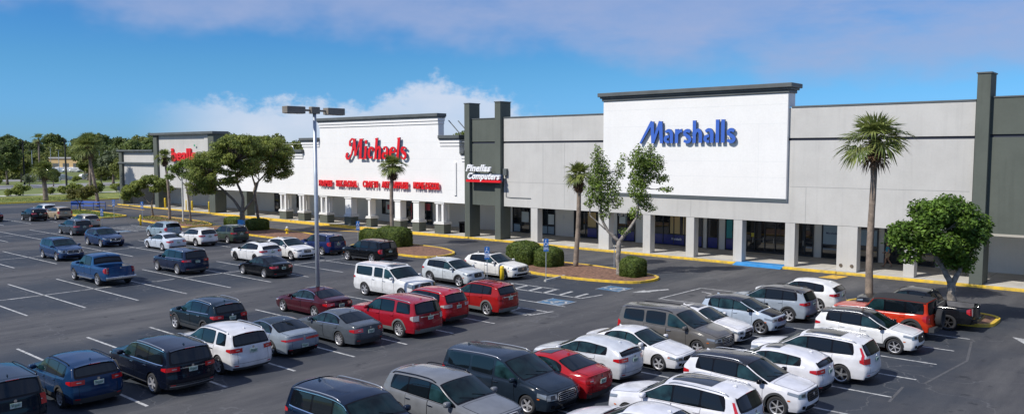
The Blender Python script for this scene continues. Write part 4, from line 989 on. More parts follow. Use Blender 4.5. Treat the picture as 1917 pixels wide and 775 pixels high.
def build_car(spec):
    fam = spec['fam']; key = spec.get('key'); s = Car(fam); F = s.F; L_, W_ = s.L, s.W
    sc = spec.get('sc', (1, 1, 1)); P0 = paint(spec['col'], spec.get('flake', 0.0)); PR = paint(spec['roof']) if spec.get('roof') else None
    sc = (sc[0]*.945, sc[1]*.945, sc[2]*.932)
    h = spec['h']; off = {'f': L_/2-s.fo, 'r': L_/2-s.fo-s.wb, 't': -L_/2}[spec['a']]*sc[0]
    cx_ = spec['X'] - h*off; cy_ = spec['Y'] + W_*sc[1]/2 - 0.04
    root = thing({'suv': 'parked_suv', 'suvbox': 'parked_suv', 'cross': 'parked_crossover', 'sport': 'parked_crossover', 'sedan': 'parked_sedan', 'hatch': 'parked_hatchback', 'van': 'parked_minivan', 'suvxl': 'parked_suv', 'jeep': 'parked_off_roader', 'pickup': 'pickup_truck', 'mini': 'parked_hatchback'}[fam],
                 spec['label'], {'sedan': 'sedan', 'van': 'minivan', 'pickup': 'pickup truck', 'hatch': 'hatchback', 'mini': 'small car'}.get(fam, 'SUV'), (cx_, cy_, 0), 0 if h > 0 else PI, 'cars parked in the shopping centre lot')
    root.rotation_euler[2] += R(spec.get('yaw', 0)); root.scale = sc
    me = s.body(); me.materials.append(P0); me.materials.append(M_under)
    bo = bpy.data.objects.new('body', me); C.objects.link(bo); bo.parent = root
    def mk(name, b, mats, parent=root, angle=None):
        o = b.build(name, mats, parent, smooth=True); fix_normals(o); return o
    xc, xr0 = F['xc'], F['xr0']; xr1, xb = F.get('xr1'), F.get('xb')
    # --- side glass on a dark surround
    w = F['win']; tail = spec.get('tailwin', True)
    for sg in (1, -1):
        b = MB(); u0, u1 = w[0][0]-.12, w[-1][1]+.05
        def fs(a, t, u0=u0, u1=u1, m0=.012, m1=.022):
            u = lerp(u0, u1, (a+1)/2); z0 = s.S(u)+m0; z1 = max(z0+.004, s.E(u)-m1); return s.side(u, lerp(z0, z1, (t+1)/2), sg)
        if spec.get('pillars'):
            m_ = F['doors'][-1][1]
            s.patch(b, lambda a, t: fs(a, t, u1=w[1][1]+.03), 20, 4, 0.004, k=.03); s.patch(b, lambda a, t: fs(a, t, u0=w[2][0]+.10), 10, 4, 0.004, k=.05)
        else: s.patch(b, fs, 26, 4, 0.004, k=.03)
        if fam not in ('jeep', 'suvxl', 'van'): mk('window_surround', b, M_trim)
        else: mk('window_surround', b, M_trim if fam == 'jeep' else P0)
        if spec.get('chromeline'):
            b = MB(); s.patch(b, lambda a, t: s.side(lerp(u0, u1, (a+1)/2), s.S(lerp(u0, u1, (a+1)/2))+.004+.012*t, sg), 20, 1, 0.009); mk('chrome_strip', b, M_chrome)
            b = MB(); s.patch(b, lambda a, t: s.side(lerp(u0+.45, u1, (a+1)/2), s.E(lerp(u0+.45, u1, (a+1)/2))-.012+.010*t, sg), 20, 1, 0.009); mk('chrome_strip', b, M_chrome)
        doors = []
        for i, (d0, d1) in enumerate(F['doors']):
            b = MB()
            def fd(a, t, d0=d0, d1=d1, u_=None):
                u = lerp(d0+.004, d1-.004, (a+1)/2); zl = s.gc+.10
                for ax_ in s.axles:
                    d = abs(u-ax_)
                    if d < s.ra+.07: zl = max(zl, s.r + math.sqrt((s.ra+.07)**2-d*d))
                return s.side(u, lerp(min(zl, s.S(u)-.05), s.S(u)-.008, (t+1)/2), sg)
            s.patch(b, fd, 16, 9, 0.0045, mi=0, border=True, bmi=1, bw=.022)
            o = mk('front_door' if i == 0 else 'rear_door', b, [P0, M_trim]); doors.append(o)
            hu = d1-.14; hz = s.S(hu)-.13; p = s.side(hu, hz, sg)
            hb = MB().box(-.10, -.018, -.016, .10, .018, .016); ho = hb.build('handle', M_chrome if spec.get('chrome') else P0, o); bevel(ho, .008, 2)
            ho.location = (p[0], p[1]+sg*.018, p[2])
        for i, (a0, a1) in enumerate(w):
            b = MB()
            def fw(a, t, a0=a0, a1=a1, i=i):
                q = (t+1)/2; la = a0 + (.14 if spec.get('pillars') and i == 2 else 0); lb = a1
                if i == len(w)-1 and fam not in ('van', 'suvxl', 'jeep', 'pickup'): lb = a1 - (.22 if fam in ('sedan',) else .26)*(1-q if fam in ('hatch', 'cross', 'sport', 'mini') else q)*1.0
                u = lerp(la, lb, (a+1)/2); z0 = s.S(u)+.035; z1 = max(z0+.006, s.E(u)-.045); return s.side(u, lerp(z0, z1, q), sg)
            s.patch(b, fw, 14, 5, 0.008, k=.05)
            par = doors[i] if i < len(doors) else root
            mk('window', b, M_cglass3 if i == 0 or fam in ('sedan', 'hatch', 'mini') else M_cglass, par)
        if fam not in ('jeep',) and spec.get('clad'):
            b = MB(); a0 = s.axles[0]+s.ra+.005; a1 = s.axles[1]-s.ra-.005
            s.patch(b, lambda a, t: s.side(lerp(a0, a1, (a+1)/2), lerp(s.gc+.004, s.gc+.17, (t+1)/2), sg), 10, 2, .010); mk('sill_cladding', b, spec.get('cladmat', M_plast))
        if spec.get('sillchrome') and not s.bed:
            b = MB(); a0 = s.axles[0]+s.ra+.03; a1 = s.axles[1]-s.ra-.03
            s.patch(b, lambda a, t: s.side(lerp(a0, a1, (a+1)/2), lerp(s.gc+.06, s.gc+.10, (t+1)/2), sg), 10, 1, .013); mk('chrome_strip', b, M_silver)
        if spec.get('clad') or fam in ('jeep',):
            for ax_ in s.axles:
                b = MB()
                def fa(a, t, ax_=ax_):
                    th = lerp(R(4), R(176), (a+1)/2); rr = s.ra + lerp(-.004, .075 if fam != 'jeep' else .11, (t+1)/2)
                    u = ax_ - rr*math.cos(th); z = s.r + rr*math.sin(th)*.985; z = max(s.gc, z); return s.side(min(max(u, 0.02), L_-.02), min(z, s.S(u)-.01), sg)
                s.patch(b, fa, 18, 2, 0.014 if fam != 'jeep' else .05); mk('wheel_arch_trim', b, spec.get('cladmat', M_plast))
        # mirror
        p = s.side(w[0][0]+.10, s.S(w[0][0]+.1)+.07, sg); b = MB(); rngm = 7
        for ii in range(rngm):
            pass
        vs = []; fsx = []
        for ii in range(7):
            for jj in range(10):
                ph = PI*ii/6; th = 2*PI*jj/10; q = lambda v: math.copysign(abs(v)**.6, v)
                vs.append((.085*q(math.sin(ph)*math.cos(th)), .12*q(math.sin(ph)*math.sin(th)), .085*q(math.cos(ph))))
        for ii in range(6):
            for jj in range(10): fsx.append((ii*10+jj, ii*10+(jj+1) % 10, (ii+1)*10+(jj+1) % 10, (ii+1)*10+jj))
        b.add(vs, fsx, 0); b.box(-.02, -.16 if sg > 0 else -.02, -.05, .02, .02 if sg > 0 else .16, -.01, 1)
        o = b.build('mirror', [M_trim if spec.get('blackmirror') else P0, M_trim], root, smooth=True); o.location = (p[0]+.02, p[1]+sg*.15, p[2]+.03)
        # rails
        if spec.get('rails'):
            r0 = xr0+.22; r1 = (w[-1][1]+.05 if fam in ('van', 'suvxl') else w[-1][1]+.22); pts = []
            for kk in range(13):
                u = lerp(r0, min(r1, L_-.3), kk/12); q = s.topp(u, .97*sg); lift = .045*min(1, math.sin(PI*kk/12)*3); pts.append((q[0], q[1], q[2]+.005+lift))
            b = MB().tube(pts, [.018]*13, 6); b.build('roof_rail', M_silver if spec['rails'] == 'silver' else M_trim, root, smooth=True)
    # --- windscreen, rear window
    b = MB(); s.patch(b, lambda a, t: s.topp(lerp(xc+.02, xr0+.03, (a+1)/2), t*.985), 12, 14, .004, k=.02); mk('windshield_surround', b, M_trim)
    b = MB(); s.patch(b, lambda a, t: s.topp(lerp(xc+.07, xr0-.02, (a+1)/2), t*.93), 12, 14, .008, k=.03); wso = mk('windshield', b, M_cglass2)
    b = MB()
    for yy in (.35, -.15):
        p0 = s.topp(xc+.06, yy/s.ye(xc)); p1 = s.topp(xc+.20, (yy-.42)/s.ye(xc+.1)); b.tube([(p0[0], p0[1], p0[2]+.02), (p1[0], p1[1], p1[2]+.02)], [.009]*2, 5)
    b.build('wiper', M_trim, wso)
    if xb:
        b = MB(); s.patch(b, lambda a, t: s.topp(lerp(xr1+.02, xb-.0, (a+1)/2), t*.97), 8, 12, .004, k=.03); mk('rear_window_surround', b, M_trim)
        b = MB(); s.patch(b, lambda a, t: s.topp(lerp(xr1+.06, xb-.05, (a+1)/2), t*.90), 8, 12, .008, k=.05); mk('rear_window', b, spec.get('rg', M_cglass))
        if not s.bed:
            b = MB(); s.patch(b, lambda a, t: s.topp(lerp(xb+.05, L_-.06, (a+1)/2), t*.86), 8, 10, .0045, border=True, bmi=1, bw=.03, k=.02); mk('boot_lid', b, [P0, M_trim])
    else:
        zb0 = float(s._belt(L_))+.02; zt = s.E(L_)-.015
        b = MB(); s.patch(b, lambda a, t: s.cap(1, lerp(zb0-.03, zt+.01, (a+1)/2), t*.93), 6, 12, .005, k=.03); mk('rear_window_surround', b, M_trim if not spec.get('bodyrear') else P0)
        b = MB(); s.patch(b, lambda a, t: s.cap(1, lerp(zb0+.02, zt-.05, (a+1)/2), t*.86), 6, 12, .010, k=.06); mk('rear_window', b, M_cglass)
        # spoiler lip with its brake light
        if fam not in ('jeep', 'van', 'suvxl'):
            b = MB(); p0 = s.cap(1, zt, 0); q = s.ye(L_)*.9; tz = float(s.top(L_))
            pc = [s.cap(1, zt+.02, c) for c in np.linspace(-.92, .92, 9)]; v = []
            for p in pc: v += [(p[0]+.08, p[1], p[2]+.018), (p[0]-.07, p[1]*.97, p[2]-.012), (p[0]-.01, p[1], p[2]-.03)]
            b.add(v, [(3*i+a_, 3*i+b_, 3*i+3+b_, 3*i+3+a_) for i in range(8) for a_, b_ in ((0, 1), (1, 2))]); o = mk('spoiler', b, PR or P0)
            bl = MB().box(-.012, -.18, -.009, .0, .18, .009); ob = bl.build('brake_light', M_tail, o); pm = s.cap(1, zt+.02, 0); ob.location = (pm[0]-.068, 0, pm[2]-.020)
    # hood panel
    b = MB(); s.patch(b, lambda a, t: s.topp(lerp(.09, xc-.05, (a+1)/2), t*.90), 12, 12, .0045, border=True, bmi=1, bw=.022, k=.03); mk('hood', b, [spec.get('hoodmat') or P0, M_trim])
    # roof panel / soft top
    if PR or spec.get('softtop'):
        mr_ = PR or M_soft; u1 = (L_-.02 if not xb else xr1)
        b = MB(); s.patch(b, lambda a, t: s.topp(lerp(xr0+.02, u1, (a+1)/2), t*1.0), 20, 14, .006 if not spec.get('softtop') else .02); mk('roof' if not spec.get('softtop') else 'soft_top', b, mr_)
        for sg in (1, -1):
            b = MB(); s.patch(b, lambda a, t: s.side(lerp(xr0+.02, u1, (a+1)/2), lerp(s.E(lerp(xr0+.02, u1, (a+1)/2))-.04, s.E(lerp(xr0+.02, u1, (a+1)/2)), (t+1)/2), sg), 20, 2, .006 if not spec.get('softtop') else .02); mk('roof_edge', b, mr_)
    if spec.get('sunroof'):
        l1 = {'big': 1.35, 'small': .55}[spec['sunroof']]; b = MB(); s.patch(b, lambda a, t: s.topp(lerp(xr0+.18, xr0+.18+l1, (a+1)/2), t*.66), 8, 8, .010, k=.03); mk('sunroof', b, M_sunroof)
    # fin antenna
    ua = (xr1 or L_-.55)-.10; p = s.topp(ua, 0); b = MB(); b.add([(-.08, -.02, 0), (-.08, .02, 0), (.08, 0, 0), (-.055, 0, .065)], [(0, 2, 1), (0, 1, 3), (1, 2, 3), (2, 0, 3)]); o = b.build('antenna', M_trim if spec.get('blackfin') else P0, root); o.location = (p[0], 0, p[2]+.003)
    # --- front face
    hz = s.E(0); g = spec.get('grille', 'wide')
    gz0, gz1 = {'wide': (hz-.30, hz-.05), 'tall': (hz-.42, hz-.04), 'slim': (hz-.16, hz-.06), 'kidney': (hz-.26, hz-.06)}[g]; gc_ = {'wide': .52, 'tall': .46, 'slim': .55, 'kidney': .38}[g]
    b = MB(); s.patch(b, lambda a, t: s.cap(0, lerp(gz0-.02, gz1+.02, (a+1)/2), t*(gc_+.03)), 4, 10, .006, k=.08); mk('grille_frame', b, M_chrome if spec.get('chrome') else M_trim)
    b = MB()
    def fg(a, t): p = s.cap(0, lerp(gz0, gz1, (a+1)/2), t*gc_); return p
    s.patch(b, fg, 4, 10, .012, k=.08)
    for kk in range(4):
        a = -0.7+kk*.46; pts = [s.cap(0, lerp(gz0, gz1, (a+1)/2), c*gc_*.93) for c in np.linspace(-1, 1, 9)]; b.tube([(p[0]+.02, p[1], p[2]) for p in pts], [.008]*9, 4, 1)
    b.build('grille', [M_trim, M_silver if spec.get('chrome') else M_plast], root, smooth=True)
    b = MB(); s.patch(b, lambda a, t: s.cap(0, lerp(s.gc+.02, s.gc+.20, (a+1)/2), t*.66), 3, 10, .008, k=.06); mk('lower_intake', b, M_trim)
    b = MB(); s.patch(b, lambda a, t: s.cap(0, lerp(s.gc-.0, s.gc+.05, (a+1)/2), t*.90), 2, 10, .013); mk('skid_plate', b, M_silver if spec.get('clad') else P0)
    for sg in (1, -1):
        za, zb_ = hz-.17-spec.get('headtall', 0), hz-.035
        b = MB(); s.patch(b, lambda a, t: s.cap(0, lerp(za, zb_, (a+1)/2), sg*lerp(.60, .995, (t+1)/2)), 3, 6, .010, mi=0)
        s.patch(b, lambda a, t: s.side(lerp(.003, .42, (a+1)/2), lerp(za+.05+.05*(a+1)/2, zb_+.045*(a+1)/2, (t+1)/2), sg), 6, 3, .010, mi=0)
        s.patch(b, lambda a, t: s.cap(0, lerp(za+.03, zb_-.03, (a+1)/2), sg*lerp(.68, .86, (t+1)/2)), 2, 3, .014, mi=1)
        o = mk('headlight', b, [M_head, M_headin])
        b = MB(); s.patch(b, lambda a, t: s.cap(0, lerp(s.gc+.10, s.gc+.22, (a+1)/2), sg*lerp(.70, .86, (t+1)/2)), 2, 3, .012, k=.1); mk('fog_light', b, M_head if spec.get('fog') else M_trim)
        b = MB(); s.patch(b, lambda a, t: s.side(lerp(.30, .42, (a+1)/2), lerp(.60, .64, (t+1)/2), sg), 2, 1, .014); mk('side_marker', b, M_amber)
    # --- rear face
    ts = spec.get('tail', 'horiz'); bz = float(s._belt(L_))
    for sg in (1, -1):
        b = MB()
        if ts == 'horiz': z0, z1, c0, ul = bz-.22, bz-.07, .52, .30
        elif ts == 'wide': z0, z1, c0, ul = bz-.20, bz-.11, .08, .30
        elif ts == 'vert': z0, z1, c0, ul = bz-.36, bz-.02, .80, .20
        elif ts == 'tall': z0, z1, c0, ul = bz-.30, bz-.06, .72, .22
        elif ts == 'pillar': z0, z1, c0, ul = bz-.30, bz-.10, .66, .20
        elif ts == 'small': z0, z1, c0, ul = bz-.24, bz-.10, .70, .20
        s.patch(b, lambda a, t: s.cap(1, lerp(z0, z1, (a+1)/2), sg*lerp(c0, .998, (t+1)/2)), 3, 8, .012)
        s.patch(b, lambda a, t: s.side(lerp(L_-ul, L_-.002, (a+1)/2), lerp(lerp(z0, (z0+z1)/2, (1-a)/2*.6), lerp(z1, (z0+z1)/2, (1-a)/2*.4), (t+1)/2), sg), 6, 3, .012)
        if ts == 'pillar': s.patch(b, lambda a, t: s.side(lerp(L_-.13, L_-.002, (a+1)/2), lerp(z1-.02, min(s.E(L_)-.03, z1+.38), (t+1)/2), sg), 3, 6, .012)
        tm = M_tailc if spec.get('cleartail') else M_tail
        o = mk('tail_light', b, tm)
        if ts in ('horiz', 'vert', 'tall'):
            b = MB(); zz = (z0+z1)/2; s.patch(b, lambda a, t: s.cap(1, lerp(zz-.014, zz+.014, (a+1)/2), sg*lerp(lerp(c0, 1, .25), .80, (t+1)/2)), 1, 3, .017); mk('reversing_light', b, M_tail if spec.get('cleartail') else M_tailc, o)
        b = MB(); s.patch(b, lambda a, t: s.cap(1, lerp(s.gc+.14, s.gc+.18, (a+1)/2), sg*lerp(.72, .90, (t+1)/2)), 1, 3, .012); mk('reflector', b, M_tail)
    if spec.get('tailbar'):
        zz = bz-.14; b = MB(); s.patch(b, lambda a, t: s.cap(1, lerp(zz-.018, zz+.018, (a+1)/2), t*.62), 1, 10, .012); mk('tailgate_strip', b, M_chrome)
    if spec.get('bumperbar'):
        b = MB(); s.patch(b, lambda a, t: s.cap(1, lerp(s.gc+.10, s.gc+.14, (a+1)/2), t*.93), 1, 12, .016); mk('bumper_strip', b, M_silver)
    rb = spec.get('rearclad', True); b = MB(); s.patch(b, lambda a, t: s.cap(1, lerp(s.gc+.0, s.gc+(.20 if rb else .09), (a+1)/2), t*.97), 3, 12, .008); mk('rear_bumper_cladding', b, spec.get('cladmat', M_plast) if rb != 'dark' else M_trim)
    b = MB(); q0 = .62 if rb else .55; z0 = s.gc+.24
    s.patch(b, lambda a, t: s.cap(1, lerp(z0, z0+.008, (a+1)/2), t*.95), 1, 12, .007); s.patch(b, lambda a, t: s.cap(1, lerp(z0, bz-.02, (a+1)/2), lerp(-.735, -.725, (t+1)/2)), 6, 1, .007); s.patch(b, lambda a, t: s.cap(1, lerp(z0, bz-.02, (a+1)/2), lerp(.725, .735, (t+1)/2)), 6, 1, .007)
    if not s.bed: mk('tailgate_seam', b, M_trim)
    pz = (bz-.22) if (fam not in ('sedan', 'pickup')) and not spec.get('lowplate') else (bz-.22 if fam == 'sedan' and not spec.get('lowplate') else s.gc+.30)
    if fam == 'pickup': pz = .60
    p = s.cap(1, pz, 0); b = MB().box(-.012, -.155, -.078, .012, .155, .078, 0)
    for kk in range(6): b.box(-.0145, -.115+kk*.041, -.03, -.012, -.115+kk*.041+.022, .028, 1)
    o = b.build('licence_plate', [M_plate, principled('plate_characters', (0.05, 0.12, 0.08), .6)], root); o.location = (p[0]-.024, 0, p[2]); o.rotation_euler[1] = R(-6)
    p = s.cap(1, bz-.09 if not xb else bz-.07, 0); b = MB().tube([(0, 0, 0), (-.012, 0, 0)], [.045, .045], 14); o = b.build('badge', M_chrome, root, smooth=False); o.location = (p[0]-.006, 0, p[2])
    p = s.cap(0, (gz0+gz1)/2+.03, 0); b = MB().tube([(0, 0, 0), (.012, 0, 0)], [.055, .055], 14); o = b.build('badge', M_chrome, root); o.location = (p[0]+.022, 0, p[2])
    if rb and fam not in ('jeep',):
        b = MB()
        for yy in (-.55, .55): b.tube([(-L_/2+.35, yy, s.gc+.01), (-L_/2+.13, yy, s.gc+.01)], [.032, .032], 10)
        b.build('exhaust', principled('dark_steel', (.10, .10, .10), .4, .6), root)
    if fam == 'jeep':
        b = MB(); lathe_y(b, [(.10, -.02), (.26, -.02), (.30, -.10), (.40, -.12), (.43, -.07), (.43, .08), (.40, .12), (.1, .12)], 28); o = b.build('spare_wheel', M_tyre, root, smooth=True, angle=50); o.rotation_euler[2] = R(-90); o.location = (-L_/2-.14, -.05, 1.02)
        MB().box(-L_/2-.12, -.9, .46, -L_/2+.1, .9, .64).build('rear_bumper', M_plast, root)
    if s.bed:
        b = MB(); b.box(-L_/2-.10, -.92, .50, -L_/2+.10, .92, .66); o = b.build('rear_bumper', M_chrome if not spec.get('darkbumper') else M_trim, root); bevel(o, .03, 2)
        b = MB(); s.patch(b, lambda a, t: s.cap(1, lerp(.74, 1.2, (a+1)/2), t*.80), 4, 10, .006, border=True, bmi=1, bw=.02); mk('tailgate', b, [P0, M_trim])
        x0, x1 = L_/2-s.bed[1]+.03, L_/2-s.bed[0]-.03; yy = s.ye(4.8)*.88; b = MB()
        b.box(x0, -yy, .825, x1, yy, .845, 0)
        for sg in (1, -1): b.box(x0, sg*yy-.01, .845, x1, sg*yy+.01, 1.22, 0)
        for kk in range(8): b.box(x0+.02, -yy+.1+kk*(2*yy-.2)/7-.03, .845, x1-.02, -yy+.1+kk*(2*yy-.2)/7+.03, .857, 0)
        b.build('bed_liner', principled('bed_liner', spec.get('bedcol', (0.05, .05, .052)), .8, var=.3, scale=2), root)
        if spec.get('sillchrome'):
            for sg in (1, -1): MB().box(L_/2-3.85, sg*W_/2-.07, .36, L_/2-1.6, sg*W_/2+.02, .41).build('side_step', M_silver, root)
    if spec.get('crossbars'):
        for u in (xr0+.6, xr0+1.5):
            p = s.topp(u, 0); b = MB().tube([(p[0], -s.ye(u), p[2]+.06), (p[0], s.ye(u), p[2]+.06)], [.02, .02], 6); b.build('roof_bar', M_trim, root)
    # --- wheels
    wt = .235; tm, rm = wheel_meshes(s.r, wt, spec.get('wheel', 'five'), spec.get('rimmat', M_rim))
    for ax_ in s.axles:
        for sg in (1, -1):
            o = bpy.data.objects.new('wheel', tm); C.objects.link(o); o.parent = root; o.location = (L_/2-ax_, sg*(W_/2-.125), s.r)
            if sg > 0: o.rotation_euler[2] = PI
            o.rotation_euler[1] = random.uniform(0, 6)
            q = bpy.data.objects.new('rim', rm); C.objects.link(q); q.parent = o
    return root

# ================================================================ TREES, PALMS, HEDGES
M_bark = principled('bark_grey_brown', (0.17, 0.14, 0.11), 0.95, var=.4, scale=4, bump=.8, bscale=18)
M_barkp = principled('pale_bark', (0.28, 0.25, 0.22), 0.95, var=.4, scale=5, bump=.8, bscale=20)
M_palmbark = principled('palm_trunk', (0.24, 0.19, 0.15), 0.95, var=.35, scale=3, bump=1.0, bscale=14)
M_boots = principled('palm_boots', (0.13, 0.075, 0.045), 0.95, var=.5, scale=6, island=.4)
def leafmat(n, c, c2, sc=1.1, isl=.45, rough=.55): return principled(n, c, rough, var=.01, scale=sc, col2=c2, island=isl, trans=.38, spec=.35)
M_leaf = leafmat('oak_leaves', (0.31, 0.35, 0.075), (0.12, 0.17, 0.040))
M_leafb = leafmat('glossy_leaves', (0.150, 0.250, 0.032), (0.055, 0.115, 0.018), 1.6)
M_leafy = leafmat('yellow_green_leaves', (0.21, 0.20, 0.045), (0.11, 0.12, 0.03))
M_leafs = leafmat('sparse_tree_leaves', (0.22, 0.31, 0.050), (0.10, 0.15, 0.03), 2.0, .6)
M_leafg = leafmat('grey_green_leaves', (0.22, 0.26, 0.14), (0.13, 0.165, 0.085), .5)
M_leafd = leafmat('dark_forest_leaves', (0.20, 0.25, 0.065), (0.09, 0.13, 0.042), .35)
M_leafd2 = leafmat('olive_forest_leaves', (0.240, 0.265, 0.062), (0.125, 0.155, 0.040), .35)
M_hedge = leafmat('hedge_leaves', (0.155, 0.205, 0.040), (0.075, 0.12, 0.024), 3.0, .5)
M_frond = leafmat('palm_frond', (0.26, 0.29, 0.075), (0.11, 0.155, 0.045), 2.0, .4)
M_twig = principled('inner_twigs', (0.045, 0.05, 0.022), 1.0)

def leaves(b, clumps, n, size, flat=.5, mi=0, hollow=.55):
    """clumps: (x,y,z, rx,rz) ; n leaves shared by volume; each leaf is a small bent quad"""
    vol = np.array([c[3]**2*c[4] for c in clumps]); cnt = (n*vol/vol.sum()).astype(int)+8
    V = []; 
    for c, k in zip(clumps, cnt):
        d = RNG.normal(size=(k, 3)); d /= np.linalg.norm(d, axis=1)[:, None]
        r = RNG.uniform(hollow**3, 1, k)**(1/3); r *= 1 + 0.16*np.sin(d[:, 0]*7+c[0]*3)*np.cos(d[:, 1]*6+c[1])*1.0 + RNG.normal(0, .07, k)
        P_ = d*r[:, None]*np.array((c[3], c[3], c[4]))+np.array(c[:3])
        nrm = d*0.6 + RNG.normal(size=(k, 3))*.6 + np.array((0, 0, flat)); nrm /= np.linalg.norm(nrm, axis=1)[:, None]
        a = np.cross(nrm, RNG.normal(size=(k, 3))); a /= np.linalg.norm(a, axis=1)[:, None]; q = np.cross(nrm, a)
        s1 = size*RNG.uniform(.6, 1.35, k)[:, None]; s2 = s1*.62
        V.append(np.stack([P_-a*s1, P_+q*s2-nrm*s1*.1, P_+a*s1, P_-q*s2-nrm*s1*.1], 1).reshape(-1, 3))
    V = np.concatenate(V); o = len(b.v); b.v += [tuple(v) for v in V.tolist()]; m = len(V)//4
    b.f += [(o+4*i, o+4*i+1, o+4*i+2, o+4*i+3) for i in range(m)]; b.m += [mi]*m

def limb(b, p0, p1, r0, r1, wob=.12, n=6, seg=7):
    p0, p1 = Vector(p0), Vector(p1); L_ = (p1-p0).length; pts = []
    side = Vector((random.uniform(-1, 1), random.uniform(-1, 1), 0))*wob*L_
    for i in range(n+1):
        t = i/n; p = p0.lerp(p1, t) + side*math.sin(PI*t) + Vector((0, 0, -0.10*L_*math.sin(PI*t)*(1-t)))
        p += Vector((random.uniform(-1, 1), random.uniform(-1, 1), 0))*.02*L_*(0 < i < n); pts.append(p)
    b.tube(pts, [r0+(r1-r0)*i/n for i in range(n+1)], seg); return pts

def make_tree(name, label, base, forks, clumps, n, size, mat, bark, cat='tree', group=None, flat=.5, rz=40.93, hollow=.55, tw=True):
    """forks: list of (polyline, r0, r1); clump = (x,y,z,rx,rz) in the tree's own axes"""
    root = thing(name, label, cat, (base[0], base[1], 0), R(rz), group)
    b = MB(); ends = []
    for pts, r0, r1 in forks:
        pts = [Vector(p) for p in pts]; dense = []
        for i in range(len(pts)-1):
            for k in range(4):
                t = k/4; q = pts[i].lerp(pts[i+1], t); q += Vector((random.uniform(-1, 1), random.uniform(-1, 1), 0))*r0*.12; dense.append(q)
        dense.append(pts[-1]); m = len(dense); b.tube(dense, [r0+(r1-r0)*(i/(m-1))**.8 + (r0*.35*max(0, 1-i/2) if dense[0].z < .3 else 0) for i in range(m)], 9); ends.append((dense, r1))
    if tw:
        for c in clumps:
            tgt = Vector(c[:3]); best = min(((q, r1) for d, r1 in ends for q in d[len(d)//2:]), key=lambda e: (e[0]-tgt).length)
            rr = min(.07, best[1]*.8); mid = limb(b, best[0], tgt, rr, .02)
            for k in range(5):
                a = random.uniform(0, 2*PI); e = tgt + Vector((math.cos(a)*c[3]*.75, math.sin(a)*c[3]*.75, random.uniform(-.2, .8)*c[4])); limb(b, mid[random.choice((2, 3, 4, 5))], e, .02, .006, n=4, seg=4)
    b.build('trunk', bark, root, smooth=True)
    b = MB(); leaves(b, clumps, n, size, flat, hollow=hollow); b.build('crown', mat, root)
    return root

def flatc(cl): return [(x, y, z, rx*1.08, rz*.80) for x, y, z, rx, rz in cl]
def spread(cx, cy, cz, rx, rz, k, cr, seed):
    """break one large crown into k smaller uneven clumps"""
    rr = random.Random(seed); out = []
    for i in range(k):
        a = rr.uniform(0, 2*PI); e = rr.uniform(-.7, 1.0); q = math.sqrt(max(0, 1-e*e*.8))*rr.uniform(.55, .95)
        s_ = cr*rr.uniform(.65, 1.25); out.append((cx+math.cos(a)*rx*q, cy+math.sin(a)*rx*q, cz+e*rz*.85, s_, s_*rr.uniform(.6, .85)))
    return out

make_tree('tree', 'sparse tree with two open crowns on a forked pale trunk behind the small square hedge', (-28.8, 43.8),
    [([(0, 0, 0), (-.1, .05, 1.2), (-.05, 0, 2.3)], .19, .15), ([(-.05, 0, 2.2), (-.75, .1, 2.9), (-1.25, .15, 3.8), (-1.2, .1, 5.2), (-1.35, .2, 6.6)], .12, .045), ([(-.05, 0, 2.25), (.45, -.15, 2.9), (1.0, -.2, 3.8), (1.2, -.1, 4.9), (1.6, -.1, 6.6)], .13, .045), ([(-.9, .1, 3.0), (-1.9, .3, 3.9), (-1.95, .3, 4.8)], .05, .03)],
    [(-1.45, .2, 7.4, .5, .9), (-1.3, .5, 6.3, .75, .9), (-1.7, -.3, 5.5, .65, .8), (-1.0, 0, 4.8, .6, .7), (-1.5, .2, 8.1, .22, .45), (-.95, -.1, 7.0, .3, .7), (-.45, .3, 5.7, .5, .9), (.0, .3, 6.8, .38, .7), (.15, .2, 7.6, .2, .4), (-.2, 0, 4.8, .4, .5), (1.2, -.2, 7.5, .75, .8), (2.0, 0, 7.2, .85, .75), (1.4, .4, 6.4, .85, .8), (1.0, -.5, 5.6, .65, .8), (1.5, .1, 4.9, .6, .6), (2.6, .1, 6.3, .6, .35), (2.9, 0, 5.6, .5, .2), (1.9, 0, 8.2, .3, .4), (1.1, .1, 8.2, .2, .35), (-1.0, -.1, 4.0, .4, .4), (.9, 0, 4.1, .5, .45), (1.9, 0, 4.4, .5, .25), (-2.0, 0, 4.7, .4, .3), (.3, 0, 2.9, .4, .25)],
    11500, .070, M_leafs, M_barkp, hollow=.02)
make_tree('tree', 'dense bright green round tree with leaning grey trunks beside the black pickup at the right', (-9.12, 42.5),
    [([(0, 0, 0), (-.15, 0, 1.2), (-.2, 0, 1.9)], .22, .18), ([(-.2, 0, 1.8), (-.55, .1, 2.5), (-1.1, .1, 3.3), (-1.3, 0, 4.2)], .15, .06), ([(-.15, 0, 1.7), (.2, -.1, 2.6), (.35, 0, 3.6)], .15, .06)],
    spread(-.95, 0, 4.35, 1.85, 1.25, 46, .60, 3) + [(-2.7, 0, 3.9, .65, .5), (.8, 0, 4.6, .8, .6), (1.1, 0, 4.2, .5, .4), (.2, -.3, 3.1, .6, .5), (-.3, .2, 2.9, .6, .5), (.4, 0, 2.6, .45, .4), (-2.2, 0, 3.1, .6, .4), (-.5, 0, 5.7, .6, .35), (-1.6, .2, 5.4, .6, .4), (.0, -.2, 3.7, .6, .5), (-.3, .3, 3.4, .6, .5), (.35, .1, 3.4, .5, .4), (-.2, -.5, 4.4, .7, .6), (.1, -.7, 4.0, .5, .5)],
    26000, .085, M_leafb, M_barkp, flat=.9, hollow=.3)
